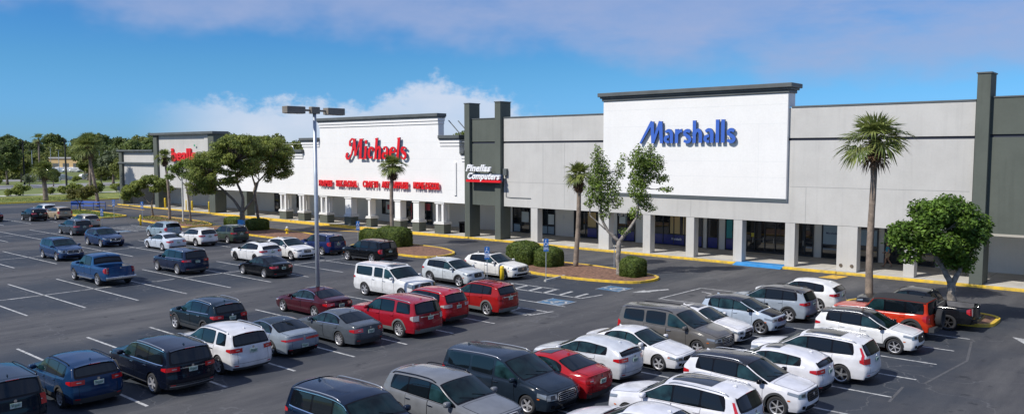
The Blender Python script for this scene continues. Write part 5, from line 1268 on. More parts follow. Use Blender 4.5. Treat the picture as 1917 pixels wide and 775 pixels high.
make_tree('tree', 'broad oak with a wide leaning crown hiding the end of the far red lettering', (-70.92, 41.96),
    [([(0, 0, 0), (.05, 0, 1.3), (.1, 0, 2.2)], .30, .24), ([(.1, 0, 2.1), (-.8, .2, 3.4), (-2.1, .3, 4.6), (-3.2, .4, 5.6)], .17, .07), ([(.1, 0, 2.1), (.2, 0, 3.6), (-.4, 0, 5.2), (-.6, .1, 7.0)], .18, .07), ([(.1, 0, 2.2), (1.2, 0, 3.5), (1.7, .2, 5.3)], .14, .06)],
    flatc(spread(-2.4, 0, 6.2, 2.9, 1.9, 75, .62, 5) + spread(-.4, 0, 7.9, 2.4, 1.6, 55, .62, 6) + spread(-3.7, 0, 4.7, 1.3, 1.1, 26, .5, 7)) + [(-4.2, 0, 5.6, .9, .6), (-4.6, .2, 6.5, .7, .5), (.9, 0, 6.5, 1.1, .9), (-3.2, -.3, 4.7, .9, .5), (.3, .3, 8.9, .9, .55)],
    50000, .080, M_leaf, M_bark, flat=.8, hollow=.1)
make_tree('tree', 'oak with a tall crown on a thin leaning trunk, right of the broad oak', (-73.38, 45.47),
    [([(0, 0, 0), (-.25, 0, 2.0), (-.5, 0, 4.0), (-.3, 0, 4.9)], .17, .12), ([(-.35, 0, 4.7), (.8, 0, 5.9), (1.8, .1, 7.0)], .09, .05), ([(-.4, 0, 4.6), (-.8, 0, 6.0), (-.4, .1, 8.0)], .10, .05)],
    flatc(spread(.4, 0, 7.8, 2.9, 1.8, 75, .60, 8) + spread(2.0, 0, 5.9, 1.2, .9, 14, .45, 9)) + [(2.4, 0, 7.3, 1.1, .7), (2.9, .1, 6.6, .7, .5), (2.3, 0, 5.6, .8, .4), (1.2, -.2, 6.2, .9, .6), (-.6, 0, 6.3, .9, .6), (3.0, 0, 5.9, .6, .35), (.9, 0, 5.2, .5, .4)],
    30000, .080, M_leaf, M_bark, flat=.8, hollow=.1)
make_tree('tree', 'slender tree with a thin open crown under the far red lettering', (-87.74, 45.55),
    [([(0, 0, 0), (-.1, 0, 2.0), (-.4, 0, 4.2)], .11, .08), ([(-.4, 0, 4.1), (-1.2, 0, 5.1), (-1.7, 0, 6.0)], .06, .03), ([(-.4, 0, 4.1), (.6, 0, 5.2), (1.1, 0, 6.2)], .06, .03), ([(-.4, 0, 4.2), (-.3, 0, 6.4)], .05, .03)],
    [(-.5, 0, 6.6, .95, .6), (-1.7, 0, 6.1, .85, .5), (-2.3, .2, 5.2, .6, .4), (1.0, 0, 6.4, .9, .55), (1.7, 0, 5.7, .8, .4), (-.9, .3, 5.6, .7, .4), (.5, -.2, 5.5, .6, .35), (1.5, .1, 7.0, .7, .4)],
    3600, .11, M_leafs, M_bark, hollow=.1)
make_tree('tree', 'small dark spreading tree on the leftmost island, in front of the low wing', (-99.31, 46.66),
    [([(0, 0, 0), (-.1, 0, 1.6)], .13, .10), ([(-.1, 0, 1.5), (-1.2, 0, 2.5), (-2.1, 0, 3.3)], .08, .04), ([(-.1, 0, 1.5), (.2, 0, 2.8), (.4, 0, 3.9)], .08, .04)],
    [(-2.6, 0, 3.4, 1.0, .6), (-3.3, 0, 2.6, .7, .6), (-1.5, 0, 4.0, 1.0, .6), (-.2, 0, 4.6, 1.1, .6), (1.2, 0, 4.2, 1.0, .6), (2.0, .1, 3.5, .7, .5), (.5, -.2, 3.5, .8, .5), (-1.9, .2, 2.8, .8, .4)],
    6500, .12, M_leaf, M_bark, hollow=.3)
make_tree('tree', 'low rounded yellow green tree on the grass island beside the blue cart rack', (-115.8, 44.5),
    [([(0, 0, 0), (0, 0, 1.1)], .13, .1), ([(0, 0, 1.0), (-.8, 0, 2.0)], .07, .03), ([(0, 0, 1.0), (.7, 0, 2.1)], .07, .03)],
    spread(0, 0, 2.45, 1.75, .8, 16, .75, 12), 8000, .11, M_leafy, M_bark, flat=.7, hollow=.3)

def frond(b, org, az, el, L_, droop, blades=26, rad=.75, mi=0):
    """petiole then a folded fan of narrow blades whose tips hang"""
    d = Vector((math.cos(az)*math.cos(el), math.sin(az)*math.cos(el), math.sin(el))); pts = []; p = Vector(org); v = d.copy()
    for i in range(5): pts.append(p.copy()); p = p + v*L_/4; v = (v + Vector((0, 0, -droop*.22))).normalized()
    b.tube(pts, [.022, .02, .018, .015, .012], 4, mi, caps=False)
    hub = pts[-1]; ax = v; side = ax.cross(Vector((0, 0, 1)));
    if side.length < .05: side = Vector((math.sin(az), -math.cos(az), 0))
    side.normalize(); up = side.cross(ax).normalized()
    for k in range(blades):
        t = -1+2*k/(blades-1); an = t*R(105); dv = (ax*math.cos(an) + side*math.sin(an) + up*(.25*abs(t)+random.uniform(-.12, .12))).normalized()
        ln = rad*(1-.28*abs(t)**2)*random.uniform(.85, 1.1); wv = dv.cross(up).normalized()*.021*(1+rad)
        m = hub + dv*ln*.62 + Vector((0, 0, -.03)); e = hub + dv*ln + Vector((0, 0, -ln*random.uniform(.02, .22)*(.5+droop*1.4)))
        b.add([hub, m-wv, e, m+wv], [(0, 1, 2, 3)], mi)
def make_palm(label, base, h, trunk_r, crown_r, n=34, lean=(0, 0), seed=1, group='sabal palms on the islands', boots=True):
    random.seed(seed); root = thing('palm_tree', label, 'palm tree', (base[0], base[1], 0), 0, group)
    pts = []; N_ = 14
    for i in range(N_+1):
        t = i/N_; pts.append((lean[0]*t**1.4 + .05*math.sin(t*5+seed), lean[1]*t**1.4 + .05*math.cos(t*4+seed), h*t))
    rads = [trunk_r*(1.22-.3*t if t < .15 else 1.12-.25*t)*(1+.03*math.sin(t*40)) for t in [i/N_ for i in range(N_+1)]]
    MB().tube(pts, rads, 12).build('trunk', M_palmbark, root, smooth=True)
    top = Vector(pts[-1]); b = MB()
    if boots:
        for k in range(95):
            a = k*2.4; z = top.z - 1.25 + 1.15*k/95; rr = trunk_r*(1.0+.45*math.sin(PI*k/95)); d = Vector((math.cos(a), math.sin(a), 0)); s_ = Vector((-d.y, d.x, 0))*.055
            c = Vector((top.x, top.y, z))+d*rr; e = c+d*random.uniform(.08, .20)+Vector((0, 0, random.uniform(.10, .28)))
            b.add([c-s_*1.2, c+s_*1.2, e+s_*.7, e-s_*.7, c-d*.05+Vector((0, 0, .12))], [(0, 1, 2, 3), (0, 3, 4), (1, 4, 2)])
        b.build('old_leaf_bases', M_boots, root)
    b = MB()
    for k in range(n):
        az = k*2.399+random.uniform(-.2, .2); t = k/n; el = R(80 - 84*t + random.uniform(-16, 16)); L_ = crown_r*(.12+.42*min(1, t*1.6))*random.uniform(.6, 1.2)
        frond(b, (top.x, top.y, top.z-.1+.25*(1-t)), az, el, L_, .25+.8*t, 24, crown_r*.56)
    b.build('crown', M_frond, root)
    b = MB()
    for k in range(9):
        az = k*.7+1; frond(b, (top.x, top.y, top.z-.25), az, R(-48), crown_r*.35, 1.2, 10, crown_r*.38)
    b.build('dead_fronds', M_boots, root)
    return root
make_palm('tallest palm, beside the red off-roader with the black soft top', (-13.23, 43.36), 8.6, .165, 2.05, 34, (-.12, .25), 3)
make_palm('palm with a slightly leaning trunk between the two trimmed hedges and the forked tree', (-33.09, 44.88), 6.4, .16, 1.32, 26, (.1, .25), 5)
make_palm('palm in front of the red lettering on the white stepped front, with a bent trunk', (-52.38, 45.0), 6.8, .16, 1.45, 26, (-.35, .3), 8)
make_palm('thin palm beside the small dark spreading tree, in front of the far tower', (-91.63, 45.04), 7.5, .15, 1.25, 24, (-.7, .0), 11)
make_palm('palm leaning over the left end of the grass island, nearer of the tall pair', (-122.81, 49.67), 8.7, .22, 2.6, 34, (-1.0, -.7), 13)
make_palm('palm beyond the kerb road, farther of the tall pair', (-151.0, 59.9), 9.6, .26, 3.0, 34, (.2, .2), 17)
make_palm('stout short palm on the grass verge at the far left', (-144.04, 50.1), 5.1, .34, 2.5, 34, (0, 0), 19)
for i, (x, y, h_) in enumerate(((-205, 60, 9), (-236, 66, 11), (-238, 112, 12), (-262, 90, 12), (-300, 118, 13), (-290, 78, 12), (-222, 118, 9))):
    make_palm(['palm among the trees at the far left edge', 'palm standing by the second road, left of the dark poles', 'palm before the wood, behind the low wing', 'palm between the dark utility poles in the distance', 'palm in front of the tan building', 'slim distant palm in the middle of the wood', 'palm at the roadside next to the low wing'][i], (x, y), h_, .25, 2.4, 22, (0, 0), 30+i, 'palms along the far roads', False)
random.seed(21)

# trimmed hedges
def make_hedge(label, x, y, sx, sy, sz, seed, group='trimmed hedges on the islands'):
    rg = np.random.default_rng(seed); root = thing('hedge', label, 'hedge', (x, y, 0.1), R(rg.uniform(-6, 6)), group)
    def surf(k, inset_=0.0):
        d = rg.normal(size=(k, 3)); d /= np.abs(d).max(axis=1)[:, None]; d[:, 2] = np.where(d[:, 2] > 0, d[:, 2], -rg.random(k))
        e = d.copy(); e[:, 2] = np.maximum(e[:, 2], 0); ln = (np.abs(e)**3.2).sum(1)**(1/3.2); ln = np.maximum(ln, .2); z = d[:, 2].copy(); d = d/ln[:, None]; d[:, 2] = np.where(z < 0, z, d[:, 2]); return d
    k = int(4200*(sx*sy+2*(sx+sy)*sz)/4)
    d = surf(k); lum = 1+.05*np.sin(d[:, 0]*6+seed)+.05*np.cos(d[:, 1]*7)+rg.normal(0, .022, k)
    P_ = d*lum[:, None]*np.array((sx/2, sy/2, sz/2))+np.array((0, 0, sz/2)); P_[:, 2] = np.maximum(P_[:, 2], .03)
    nrm = d+rg.normal(size=(k, 3))*.55; nrm /= np.linalg.norm(nrm, axis=1)[:, None]; a = np.cross(nrm, rg.normal(size=(k, 3))); a /= np.linalg.norm(a, axis=1)[:, None]; q = np.cross(nrm, a)
    s1 = .052*rg.uniform(.6, 1.4, k)[:, None]; V = np.stack([P_-a*s1, P_+q*s1*.6, P_+a*s1, P_-q*s1*.6], 1).reshape(-1, 3)
    b = MB(); b.v = [tuple(v) for v in V.tolist()]; b.f = [(4*i, 4*i+1, 4*i+2, 4*i+3) for i in range(k)]; b.m = [0]*k; b.build('foliage', M_hedge, root)
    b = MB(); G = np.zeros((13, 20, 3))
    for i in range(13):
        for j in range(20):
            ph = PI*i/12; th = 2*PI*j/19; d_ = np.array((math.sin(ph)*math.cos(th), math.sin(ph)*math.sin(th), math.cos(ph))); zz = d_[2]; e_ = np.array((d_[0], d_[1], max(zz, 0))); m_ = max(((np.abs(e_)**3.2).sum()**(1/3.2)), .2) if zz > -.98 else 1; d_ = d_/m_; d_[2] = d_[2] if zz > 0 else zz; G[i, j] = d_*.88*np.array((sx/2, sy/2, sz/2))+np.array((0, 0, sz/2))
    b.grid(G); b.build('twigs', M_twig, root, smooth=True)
make_hedge('larger of two trimmed hedges behind the white crossover at the disabled bays', -36.9, 43.9, 2.2, 2.0, 1.55, 1)
make_hedge('round-shouldered hedge next to the tall disabled parking sign', -34.75, 43.95, 1.7, 1.7, 1.35, 2)
make_hedge('small square hedge at the foot of the forked sparse tree', -27.9, 43.9, 1.45, 1.45, 1.2, 3)
make_hedge('long thick hedge behind the black SUV under the red words', -52.2, 44.9, 3.2, 2.0, 1.6, 4)
make_hedge('low end of the hedge row beside the small blue sign', -56.2, 46.0, 2.6, 1.4, 1.1, 5)
make_hedge('square hedge under the two oaks, beside the thin leaning trunk', -73.4, 45.2, 2.2, 1.8, 1.15, 6)
make_hedge('dark low hedge left of the broad oak trunk', -79.2, 46.0, 2.4, 1.4, 1.0, 7)

# bushes along the path beyond the verge
bproto = None
def bush(x, y, s_, label):
    global bproto
    if bproto is None:
        r0 = thing('bush', label, 'bush', (x, y, 0), 0, 'bushes along the far path'); b = MB(); leaves(b, spread(0, 0, .65, .8, .45, 9, .5, 4), 1500, .13, .6, hollow=.2); b.build('foliage', M_leaf, r0)
        MB().tube([(0, 0, -.03), (0, 0, .5)], [.08, .05], 6).build('stem', M_bark, r0); bproto = r0; r = r0
    else: r = dup(bproto)
    r.location = (x, y, 0); r.scale = (s_, s_, s_); r.rotation_euler[2] = random.uniform(0, 6); r['label'] = label
for i in range(24):
    t = i/23; bush(-166.5-4.5*t+random.uniform(-.6, .6), 36+74*t+random.uniform(-1, 1), random.uniform(.9, 1.5), 'rounded green bush in the row along the pale path beyond the verge')
for i in range(20):
    t = i/19; bush(-231-5*t, 20+120*t, random.uniform(1.1, 1.6), 'dark bush in the row along the far road')

# the wood beyond the roads: four tree kinds, copied
def proto_tree(kind, h_, w_, mat, n, leafs, label):
    random.seed(50+kind); cl = spread(0, 0, h_*.60, w_*.66, h_*.33, 44, w_*.21, 60+kind)
    return make_tree('tree', label, (0, 0), [([(0, 0, -.1), (.1, 0, h_*.25), (.2, .1, h_*.45)], .30, .18), ([(.2, .1, h_*.4), (-w_*.3, 0, h_*.62)], .13, .05), ([(.2, .1, h_*.4), (w_*.3, .1, h_*.68)], .13, .05), ([(.2, .1, h_*.42), (.1, -w_*.2, h_*.75)], .13, .05)], cl, n, leafs, mat, M_bark, group='trees of the wood beyond the roads', flat=.7, rz=0, hollow=.35)
KL = ['dark rounded tree in the wood beyond the roads', 'olive green spreading tree in the wood beyond the roads', 'grey green tree standing beyond the low wing and roads', 'tall dark tree rising above the wood in the distance']
protos = [proto_tree(0, 11, 5.2, M_leafd, 5200, .30, KL[0]), proto_tree(1, 9, 5.0, M_leafd2, 5000, .28, KL[1]), proto_tree(2, 8, 4.4, M_leafg, 4600, .25, KL[2]), proto_tree(3, 14.5, 6.5, M_leafd, 6400, .36, KL[3])]
used = [False]*4
def put(kind, x, y, s_, label=None):
    r = protos[kind] if not used[kind] else dup(protos[kind]); used[kind] = True
    r.location = (x, y, 0); r.scale = (s_, s_, s_*random.uniform(.92, 1.12)); r.rotation_euler[2] = random.uniform(0, 6.28)
    r['label'] = label or KL[kind]
    return r
def fr(fd, rt): return (-.6551*fd + .7555*rt, .7555*fd + .6551*rt)      # metres ahead of and to the right of the camera's foot
random.seed(99)
rows = [(236, -185, -104, 24, .62), (250, -190, -104, 24, .80), (272, -205, -110, 16, .95), (300, -230, -120, 18, 1.1), (335, -250, -125, 18, 1.25), (375, -280, -135, 18, 1.4), (430, -330, -150, 34, 1.35)]
for fd, r0, r1, n, s_ in rows:
    for i in range(n):
        rt = r0+(r1-r0)*(i+random.uniform(-.3, .3))/(n-1)
        u = rt/fd*1522+958
        if fd < 380 and 84 < u < 156: continue
        k = random.choice((0, 1, 0, 1, 3 if fd > 320 else 0)); x, y = fr(fd+random.uniform(-9, 9), rt)
        put(k, x, y, s_*random.uniform(.85, 1.15)*(.85 if k == 3 else 1))
for fd, u, k, s_, lb in ((205, 212, 2, 1.05, 'grey green willow-like tree left of the low wing'), (196, 228, 1, .7, 'small olive tree touching the low wing'), (200, 14, 0, .95, 'dark tree at the left edge of the picture'), (188, -20, 0, .9, 'dark tree just inside the left edge'), (215, 40, 1, .8, 'olive tree between the left edge and the stout palm'), (240, 60, 1, .8, 'olive tree behind the stout palm'),
    (190, 100, 1, .42, 'young olive tree between the stout palm and the far lot'), (186, 55, 2, .4, 'young grey green tree right of the left edge'), (200, 190, 1, .5, 'young tree right of the tall palm pair'), (230, 165, 1, .75, 'olive tree behind the tall palm pair'),
    (205, 262, 3, .86, 'tall dark tree rising above the low wing'), (230, 285, 3, .9, 'dark tree rising beside the far tower'), (212, 245, 0, .98, 'rounded tree above the low wing roof'), (185, 424, 3, .86, 'tree top rising just right of the far tower'), (190, 445, 1, 1.2, 'olive tree top behind the broad oak'),
    (170, 545, 0, .95, 'tree top behind the white parapet left of the lamp'), (165, 562, 1, 1.05, 'olive tree top behind the stepped parapet'), (150, 855, 3, .86, 'tree top between the white store and the dark bay'), (152, 842, 0, .98, 'rounded tree top beside the roof brace'), (175, 480, 0, 1.05, 'tree top behind the oak with the thin trunk'), (175, 510, 1, 1.2, 'olive tree top between the oaks and the lamp')):
    x, y = fr(fd, (u-958.5)/1522*fd); put(k, x, y, s_, lb)
b = MB(); leaves(b, [(-.6551*fd+.7555*rt+0, .7555*fd+.6551*rt, 5.0, 9, 7.5) for fd in (405, 450, 500, 550) for rt in np.linspace(-.78*fd, -.36*fd, 26)] + [(-.6551*fd+.7555*rt, .7555*fd+.6551*rt, 1.6, 4.4, 3.2) for fd in (240, 255, 275) for rt in list(np.linspace(-.76*fd, -.60*fd, 18)) + list(np.linspace(-.505*fd, -.38*fd, 15))], 110000, .5, .6, hollow=.2)
o = b.build('undergrowth', M_leafd2); o['kind'] = 'stuff'; tag(o, 'green undergrowth and far tree mass filling the wood', 'undergrowth')

# ================================================================ STREET FURNITURE
M_steel = principled('galvanised_pole', (0.46, 0.50, 0.55), 0.45, .5, var=.15, scale=2)
M_tanm = principled('lamp_housing', (0.20, 0.175, 0.145), 0.6, var=.1, scale=3)
M_signblue = principled('sign_blue', (0.02, 0.13, 0.42), 0.4)
M_yb = principled('bollard_yellow', (0.80, 0.55, 0.02), 0.5, var=.1, scale=3)
root = thing('parking_lot_lamp', 'tall grey lamp pole with two box lamps on a yellow concrete foot', 'lamp post', (-33.78, 24.1, 0))
MB().tube([(0, 0, .3), (0, 0, 5), (0, 0, 9.95)], [.115, .10, .085], 14).build('pole', M_steel, root, smooth=True)
b = MB().tube([(0, 0, -.02), (0, 0, .22), (0, 0, .34)], [.40, .37, .25], 20); b.build('foot', M_yellow, root)
MB().box(-.16, -.16, .33, .16, .16, .37).build('base_plate', M_steel, root)
o = MB().box(-.13, -.25, 9.86, .13, .25, 10.20).build('bracket', M_tanm, root); bevel(o, .02, 1)
for sg in (-1, 1):
    o = MB().box(-.22, sg*1.18-.52, 9.84, .22, sg*1.18+.52, 10.18).build('lamp_head', M_tanm, root); bevel(o, .03, 2)
    MB().box(-.17, sg*1.18-.42, 9.825, .17, sg*1.18+.42, 9.838).build('lens', principled('lamp_lens', (.5, .5, .48), .2), o)
    MB().tube([(0, sg*.24, 10.02), (0, sg*.72, 10.02)], [.05, .05], 8).build('arm', M_tanm, root)
b = MB()
for k in range(2): b.box(-.10, -.04, 1.2+k, -.095, .04, 1.35+k)
b.build('hatch', M_steel, root)

def signpost(label, x, y, h, plates, rz=-49, post=M_steel, pr=.025):
    root = thing('parking_sign', label, 'sign', (x, y, 0), R(90+rz)); MB().tube([(0, 0, 0), (0, 0, h)], [pr, pr], 8).build('post', post, root)
    for (w, z0, z1, m, isa_) in plates:
        o = MB().box(-w/2, -.045, z0, w/2, -.03, z1).build('plate', m, root); bevel(o, .004, 1)
        if isa_:
            b = MB(); cx, cz = 0, (z0+z1)/2-.03; s_ = (z1-z0)*.42
            pts = [(cx-.05*s_+.5*s_*math.cos(R(a)), cz-.3*s_+.5*s_*math.sin(R(a))) for a in range(100, 350, 25)]
            b.tube([(p[0], -.05, p[1]) for p in pts], [.012]*len(pts), 5); b.tube([(cx-.1*s_, -.05, cz+.6*s_), (cx-.05*s_, -.05, cz), (cx+.4*s_, -.05, cz-.05*s_), (cx+.6*s_, -.05, cz-.7*s_)], [.014]*4, 5); b.tube([(cx-.1*s_, -.048, cz+.85*s_), (cx-.1*s_, -.06, cz+.85*s_)], [.035]*2, 8)
            b.build('wheelchair_symbol', M_wlet, o)
            me = text_mesh('PARKING BY\nDISABLED\nPERMIT ONLY', .055, .001, .001, align='CENTER'); place_text('lettering', me, M_wlet, o, 0, -.048, z0-.10)
    return root
BL = (.31, 0, 0, M_signblue, True)
def hc(label, x, y, h, rz=41): return signpost(label, x, y, h, [(.31, h-.50, h-.04, M_signblue, True), (.31, h-.82, h-.54, M_signblue, False)], rz-90)
hc('disabled parking sign on a dark post beside the yellow bollard and the silver crossover', -34.1, 36.95, 2.15)
hc('tallest disabled parking sign, behind the bright wheel stop', -31.31, 39.33, 2.65)
hc('small blue sign over the low hedge in front of the white arcade', -57.5, 45.4, 1.9)
hc('disabled parking sign beside the small dark spreading tree', -90.6, 41.4, 2.5)
hc('disabled parking sign by the end of the grass island, dark plate', -98.9, 41.82, 2.4)
hc('disabled parking sign above a yellow sleeve behind the dark wagon', -90.0, 36.8, 2.0)
root = signpost('round grey back of a sign between the small square hedge and the wide columns', -30.9, 46.3, 2.35, [], 0)
b = MB().tube([(0, -.04, 2.05), (0, -.02, 2.05)], [.38, .38], 8); b.build('plate', principled('sign_back_grey', (.16, .17, .18), .6), root)
root = signpost('dark sign back on a thin post at the kerb left of the far sidewalk', -133.0, 57.2, 2.5, [], 0); MB().tube([(0, -.04, 2.2), (0, -.02, 2.2)], [.38, .38], 8).build('plate', principled('sign_back_grey', (.16, .17, .18), .6), root)

def bollard(label, x, y, h=1.05, z=0.0, r=.10):
    root = thing('bollard', label, 'bollard', (x, y, z), 0, 'yellow bollards'); pts = [(0, 0, -.02), (0, 0, h-.06), (0, 0, h-.015), (0, 0, h)]
    MB().tube(pts, [r, r, r*.8, r*.3], 14).build('sleeve', M_yb, root, smooth=True); MB().tube([(0, 0, h*.78), (0, 0, h*.84)], [r*1.03]*2, 14).build('band', principled('bollard_band', (.65, .45, .03), .4), root)
bollard('yellow bollard at the foot of the dark disabled sign post, beside the white crossover', -33.4, 37.55, .92, 0, .13)
bollard('yellow bollard between the empty disabled bays and the leftmost island', -88.7, 40.3, 1.15)
bollard('yellow sleeve at the disabled sign behind the dark wagon', -90.3, 36.6, 1.0)
bollard('yellow bollard on the left kerb beside the first dark pier', -111.8, 54.35, 1.4, .15, .13); bollard('yellow bollard between the far piers, left of the middle pair', -105.7, 54.35, 1.35, .15, .12)
bollard('yellow bollard between the far piers, right one of the middle pair', -104.2, 54.35, 1.3, .15, .12); bollard('yellow bollard just left of the second far dark pier', -99.6, 54.3, 1.4, .15, .12)

def utility_pole(label, x, y, h, mat=principled('dark_wood_pole', (.03, .03, .032), .9)):
    root = thing('utility_pole', label, 'utility pole', (x, y, -.03)); MB().tube([(0, 0, 0), (0, 0, h)], [.22, .15], 8).build('pole', mat, root); MB().box(-.08, -.9, h-.6, .08, .9, h-.45).build('crossarm', mat, root)
utility_pole('dark utility pole nearer the stout palm', -194.1, 72, 10.9); utility_pole('dark utility pole farther left above the bushes', -224.8, 73.6, 11)
for i, (fd, u, h_) in enumerate(((215, 112, 8.5), (230, 62, 8.5), (260, 97, 9.5), (265, 188, 9), (300, 25, 10))):
    x, y = fr(fd, (u-958.5)/1522*fd); root = thing('street_lamp', ['thin pale lamp pole right of the dark utility pole', 'thin pale lamp pole between the dark utility poles', 'slim lamp pole in front of the wood by the far lot', 'slim lamp pole beside the grey green tree', 'slim lamp pole near the left edge of the wood'][i], 'street lamp', (x, y, -.03))
    MB().tube([(0, 0, 0), (0, 0, h_)], [.11, .07], 6).build('pole', M_steel, root); MB().box(-.15, -.7, h_-.1, .15, .7, h_+.08).build('lamp_head', M_tanm, root)
x, y = fr(700, (3-958.5)/1522*700); root = thing('radio_mast', 'thin lattice radio mast above the wood at the left edge', 'mast', (x, y, 0)); b = MB()
for k in range(3): a = k*2*PI/3; b.tube([(1.0*math.cos(a), 1.0*math.sin(a), 0), (.35*math.cos(a), .35*math.sin(a), 27)], [.14, .1], 4)
for k in range(12): b.tube([(.9*math.cos(k*2.1), .9*math.sin(k*2.1), k*2.2), (.6*math.cos(k*2.1+2), .6*math.sin(k*2.1+2), k*2.2+2)], [.06]*2, 4)
b.build('lattice', M_steel, root); MB().box(-1.3, -.1, 22, 1.3, .1, 24).build('antenna_panel', M_steel, root)

# blue cart rack
root = thing('cart_rack', 'blue tubular shopping cart rack beside the yellow green tree', 'cart rack', (-120.0, 47.3, 0), R(12)); b = MB()
for yy in (-.9, 0, .9):
    b.tube([(-2.6, yy, 0), (-2.6, yy, .95), (2.4, yy, .95), (2.4, yy, 0)], [.05]*4, 6); b.tube([(-2.6, yy, .5), (2.4, yy, .5)], [.04]*2, 6)
b.build('rails', M_blockblue, root); MB().box(-2.62, -.9, .55, -2.58, .9, 1.1).build('board', M_signblue, root)
for k, (dx, sz) in enumerate(((0, 1.0), (1.25, .8))):
    wheel_stop(-47.8+dx*.75, 44.5-dx*.2, R(-10), ['low blue plastic stop block at the right end of the long hedge', 'short blue plastic stop block resting on the mulch next to the longer one'][k], M_blockblue, 1.1*sz)

root = thing('fire_hydrant', 'small yellow fire hydrant with a pale cap behind the white crossover', 'fire hydrant', (-67.6, 44.8, .12))
MB().tube([(0, 0, 0), (0, 0, .06), (0, 0, .08), (0, 0, .55)], [.17, .17, .11, .11], 12).build('barrel', M_yb, root, smooth=False); MB().tube([(0, 0, .55), (0, 0, .63), (0, 0, .72)], [.14, .13, .04], 12).build('cap', principled('hydrant_cap', (.6, .6, .58), .5), root)
b = MB().tube([(-.2, 0, .42), (.2, 0, .42)], [.055]*2, 8); b.tube([(0, -.2, .4), (0, 0, .4)], [.07]*2, 8); b.build('outlet', M_yb, root)
for lb, x, y, m_ in (('black square litter bin under the white arcade beside the far glass doors', -88.2, 58.2, M_trim), ('black round litter bin behind the rightmost white double column', -55.3, 56.6, M_trim)):
    root = thing('litter_bin', lb, 'litter bin', (x, y, .15)); o = MB().box(-.33, -.33, 0, .33, .33, .95).build('bin', m_, root); bevel(o, .04, 2); MB().box(-.36, -.36, .95, .36, .36, 1.05).build('lid', M_plast, root)
    MB().box(-.2, -.345, .62, .2, -.335, .8).build('opening', M_under, root)
root = thing('banner', 'red, white and blue banner wrapped low on the broad oak trunk', 'banner', (-70.95, 41.70, 0)); 
for z0, z1, nm, m_ in ((.2, .75, 'red_band', M_lred), (.75, 1.0, 'white_band', M_wlet), (1.0, 1.5, 'blue_band', M_blue)): MB().tube([(0, .25, z0), (0, .25, z1)], [.345, .335], 14).build(nm, m_, root, smooth=False)
root = thing('light_post', 'short pale post on the leftmost island beside the slender tree', 'post', (-88.2, 44.9, .1)); MB().tube([(0, 0, 0), (0, 0, 5.2)], [.09, .08], 8).build('pole', principled('pale_post', (.55, .55, .5), .7), root); MB().box(-.13, -.13, 5.2, .13, .13, 5.35).build('cap', M_steel, root)

# far buildings and the yard behind the roads
x, y = fr(352, -188); r_ = thing('warehouse', 'low tan building beyond the far parking lot', 'building', (x, y, 0), R(30))
MB().box(-16, -6, -.1, 16, 6, 5.2).build('wall', principled('tan_wall', (.55, .40, .20), .9), r_); MB().box(-16.4, -6.4, 5.2, 16.4, 6.4, 5.7).build('roof', M_roof, r_)
for k in range(5): MB().box(-12+k*5, -6.05, 0, -9+k*5, -6.001, 3.2).build('door', M_cap, r_)
x, y = fr(330, -160); r_ = thing('shed', 'small white shed with a blue panel left of the low wing', 'shed', (x, y, 0), R(30)); MB().box(-3, -3, -.1, 3, 3, 3.6).build('wall', M_whitew, r_); MB().box(-1.6, -3.05, .8, 1.6, -3.001, 3).build('panel', M_signblue, r_); MB().box(-3.3, -3.3, 3.6, 3.3, 3.3, 3.8).build('roof', M_roof, r_)

# ================================================================ PERSON on the sidewalk
def skin(name, joints, edges, mat, parent, sub=2):
    me = bpy.data.meshes.new(name); me.from_pydata([j[:3] for j in joints], edges, []); o = bpy.data.objects.new(name, me); C.objects.link(o)
    m = o.modifiers.new('s', 'SKIN'); m.use_smooth_shade = True
    for i, j in enumerate(joints): me.skin_vertices[0].data[i].radius = (j[3], j[4] if len(j) > 4 else j[3])
    me.skin_vertices[0].data[0].use_root = True; o.modifiers.new('u', 'SUBSURF').levels = sub; o.modifiers['u'].render_levels = sub
    dg = bpy.context.evaluated_depsgraph_get(); m2 = bpy.data.meshes.new_from_object(o.evaluated_get(dg)); o.modifiers.clear(); o.data = m2; bpy.data.meshes.remove(me); m2.name = name
    m2.materials.clear(); m2.materials.append(mat); m2.polygons.foreach_set('use_smooth', [True]*len(m2.polygons)); o.parent = parent; return o
M_skin = principled('skin', (.42, .24, .16), .6); M_shirt = principled('teal_blue_shirt', (.03, .30, .45), .8, var=.2, scale=6); M_shorts = principled('khaki_shorts', (.50, .40, .27), .9); M_hair = principled('light_brown_hair', (.22, .14, .08), .8)
pr = thing('person', 'woman in a blue top and khaki shorts walking under the arcade', 'person', (-16.74, 58.4, .15), R(190))   # walks along +X of her own frame
J = [(0, 0, .90, .125, .11), (0, 0, 1.05, .105, .09), (0, 0, 1.22, .125, .10), (0, 0, 1.36, .12, .085), (.01, 0, 1.43, .05), (.02, 0, 1.49, .048), (.03, 0, 1.565, .078, .085), (.025, 0, 1.63, .062),
     (.01, .09, .86, .088), (.12, .09, .50, .055), (.10, .09, .30, .056), (.20, .09, .08, .034), (.32, .10, .03, .03),
     (-.01, -.09, .86, .088), (-.04, -.09, .49, .055), (-.16, -.09, .30, .056), (-.28, -.09, .11, .034), (-.20, -.10, .03, .03),
     (0, .165, 1.36, .045), (-.10, .20, 1.12, .036), (.00, .22, .90, .026), (.03, .215, .83, .024),
     (0, -.165, 1.36, .045), (.08, -.20, 1.12, .036), (.22, -.19, .98, .026), (.28, -.185, .95, .024)]
Ed = [(0, 1), (1, 2), (2, 3), (3, 4), (4, 5), (5, 6), (6, 7), (0, 8), (8, 9), (9, 10), (10, 11), (11, 12), (0, 13), (13, 14), (14, 15), (15, 16), (16, 17), (3, 18), (18, 19), (19, 20), (20, 21), (3, 22), (22, 23), (23, 24), (24, 25)]
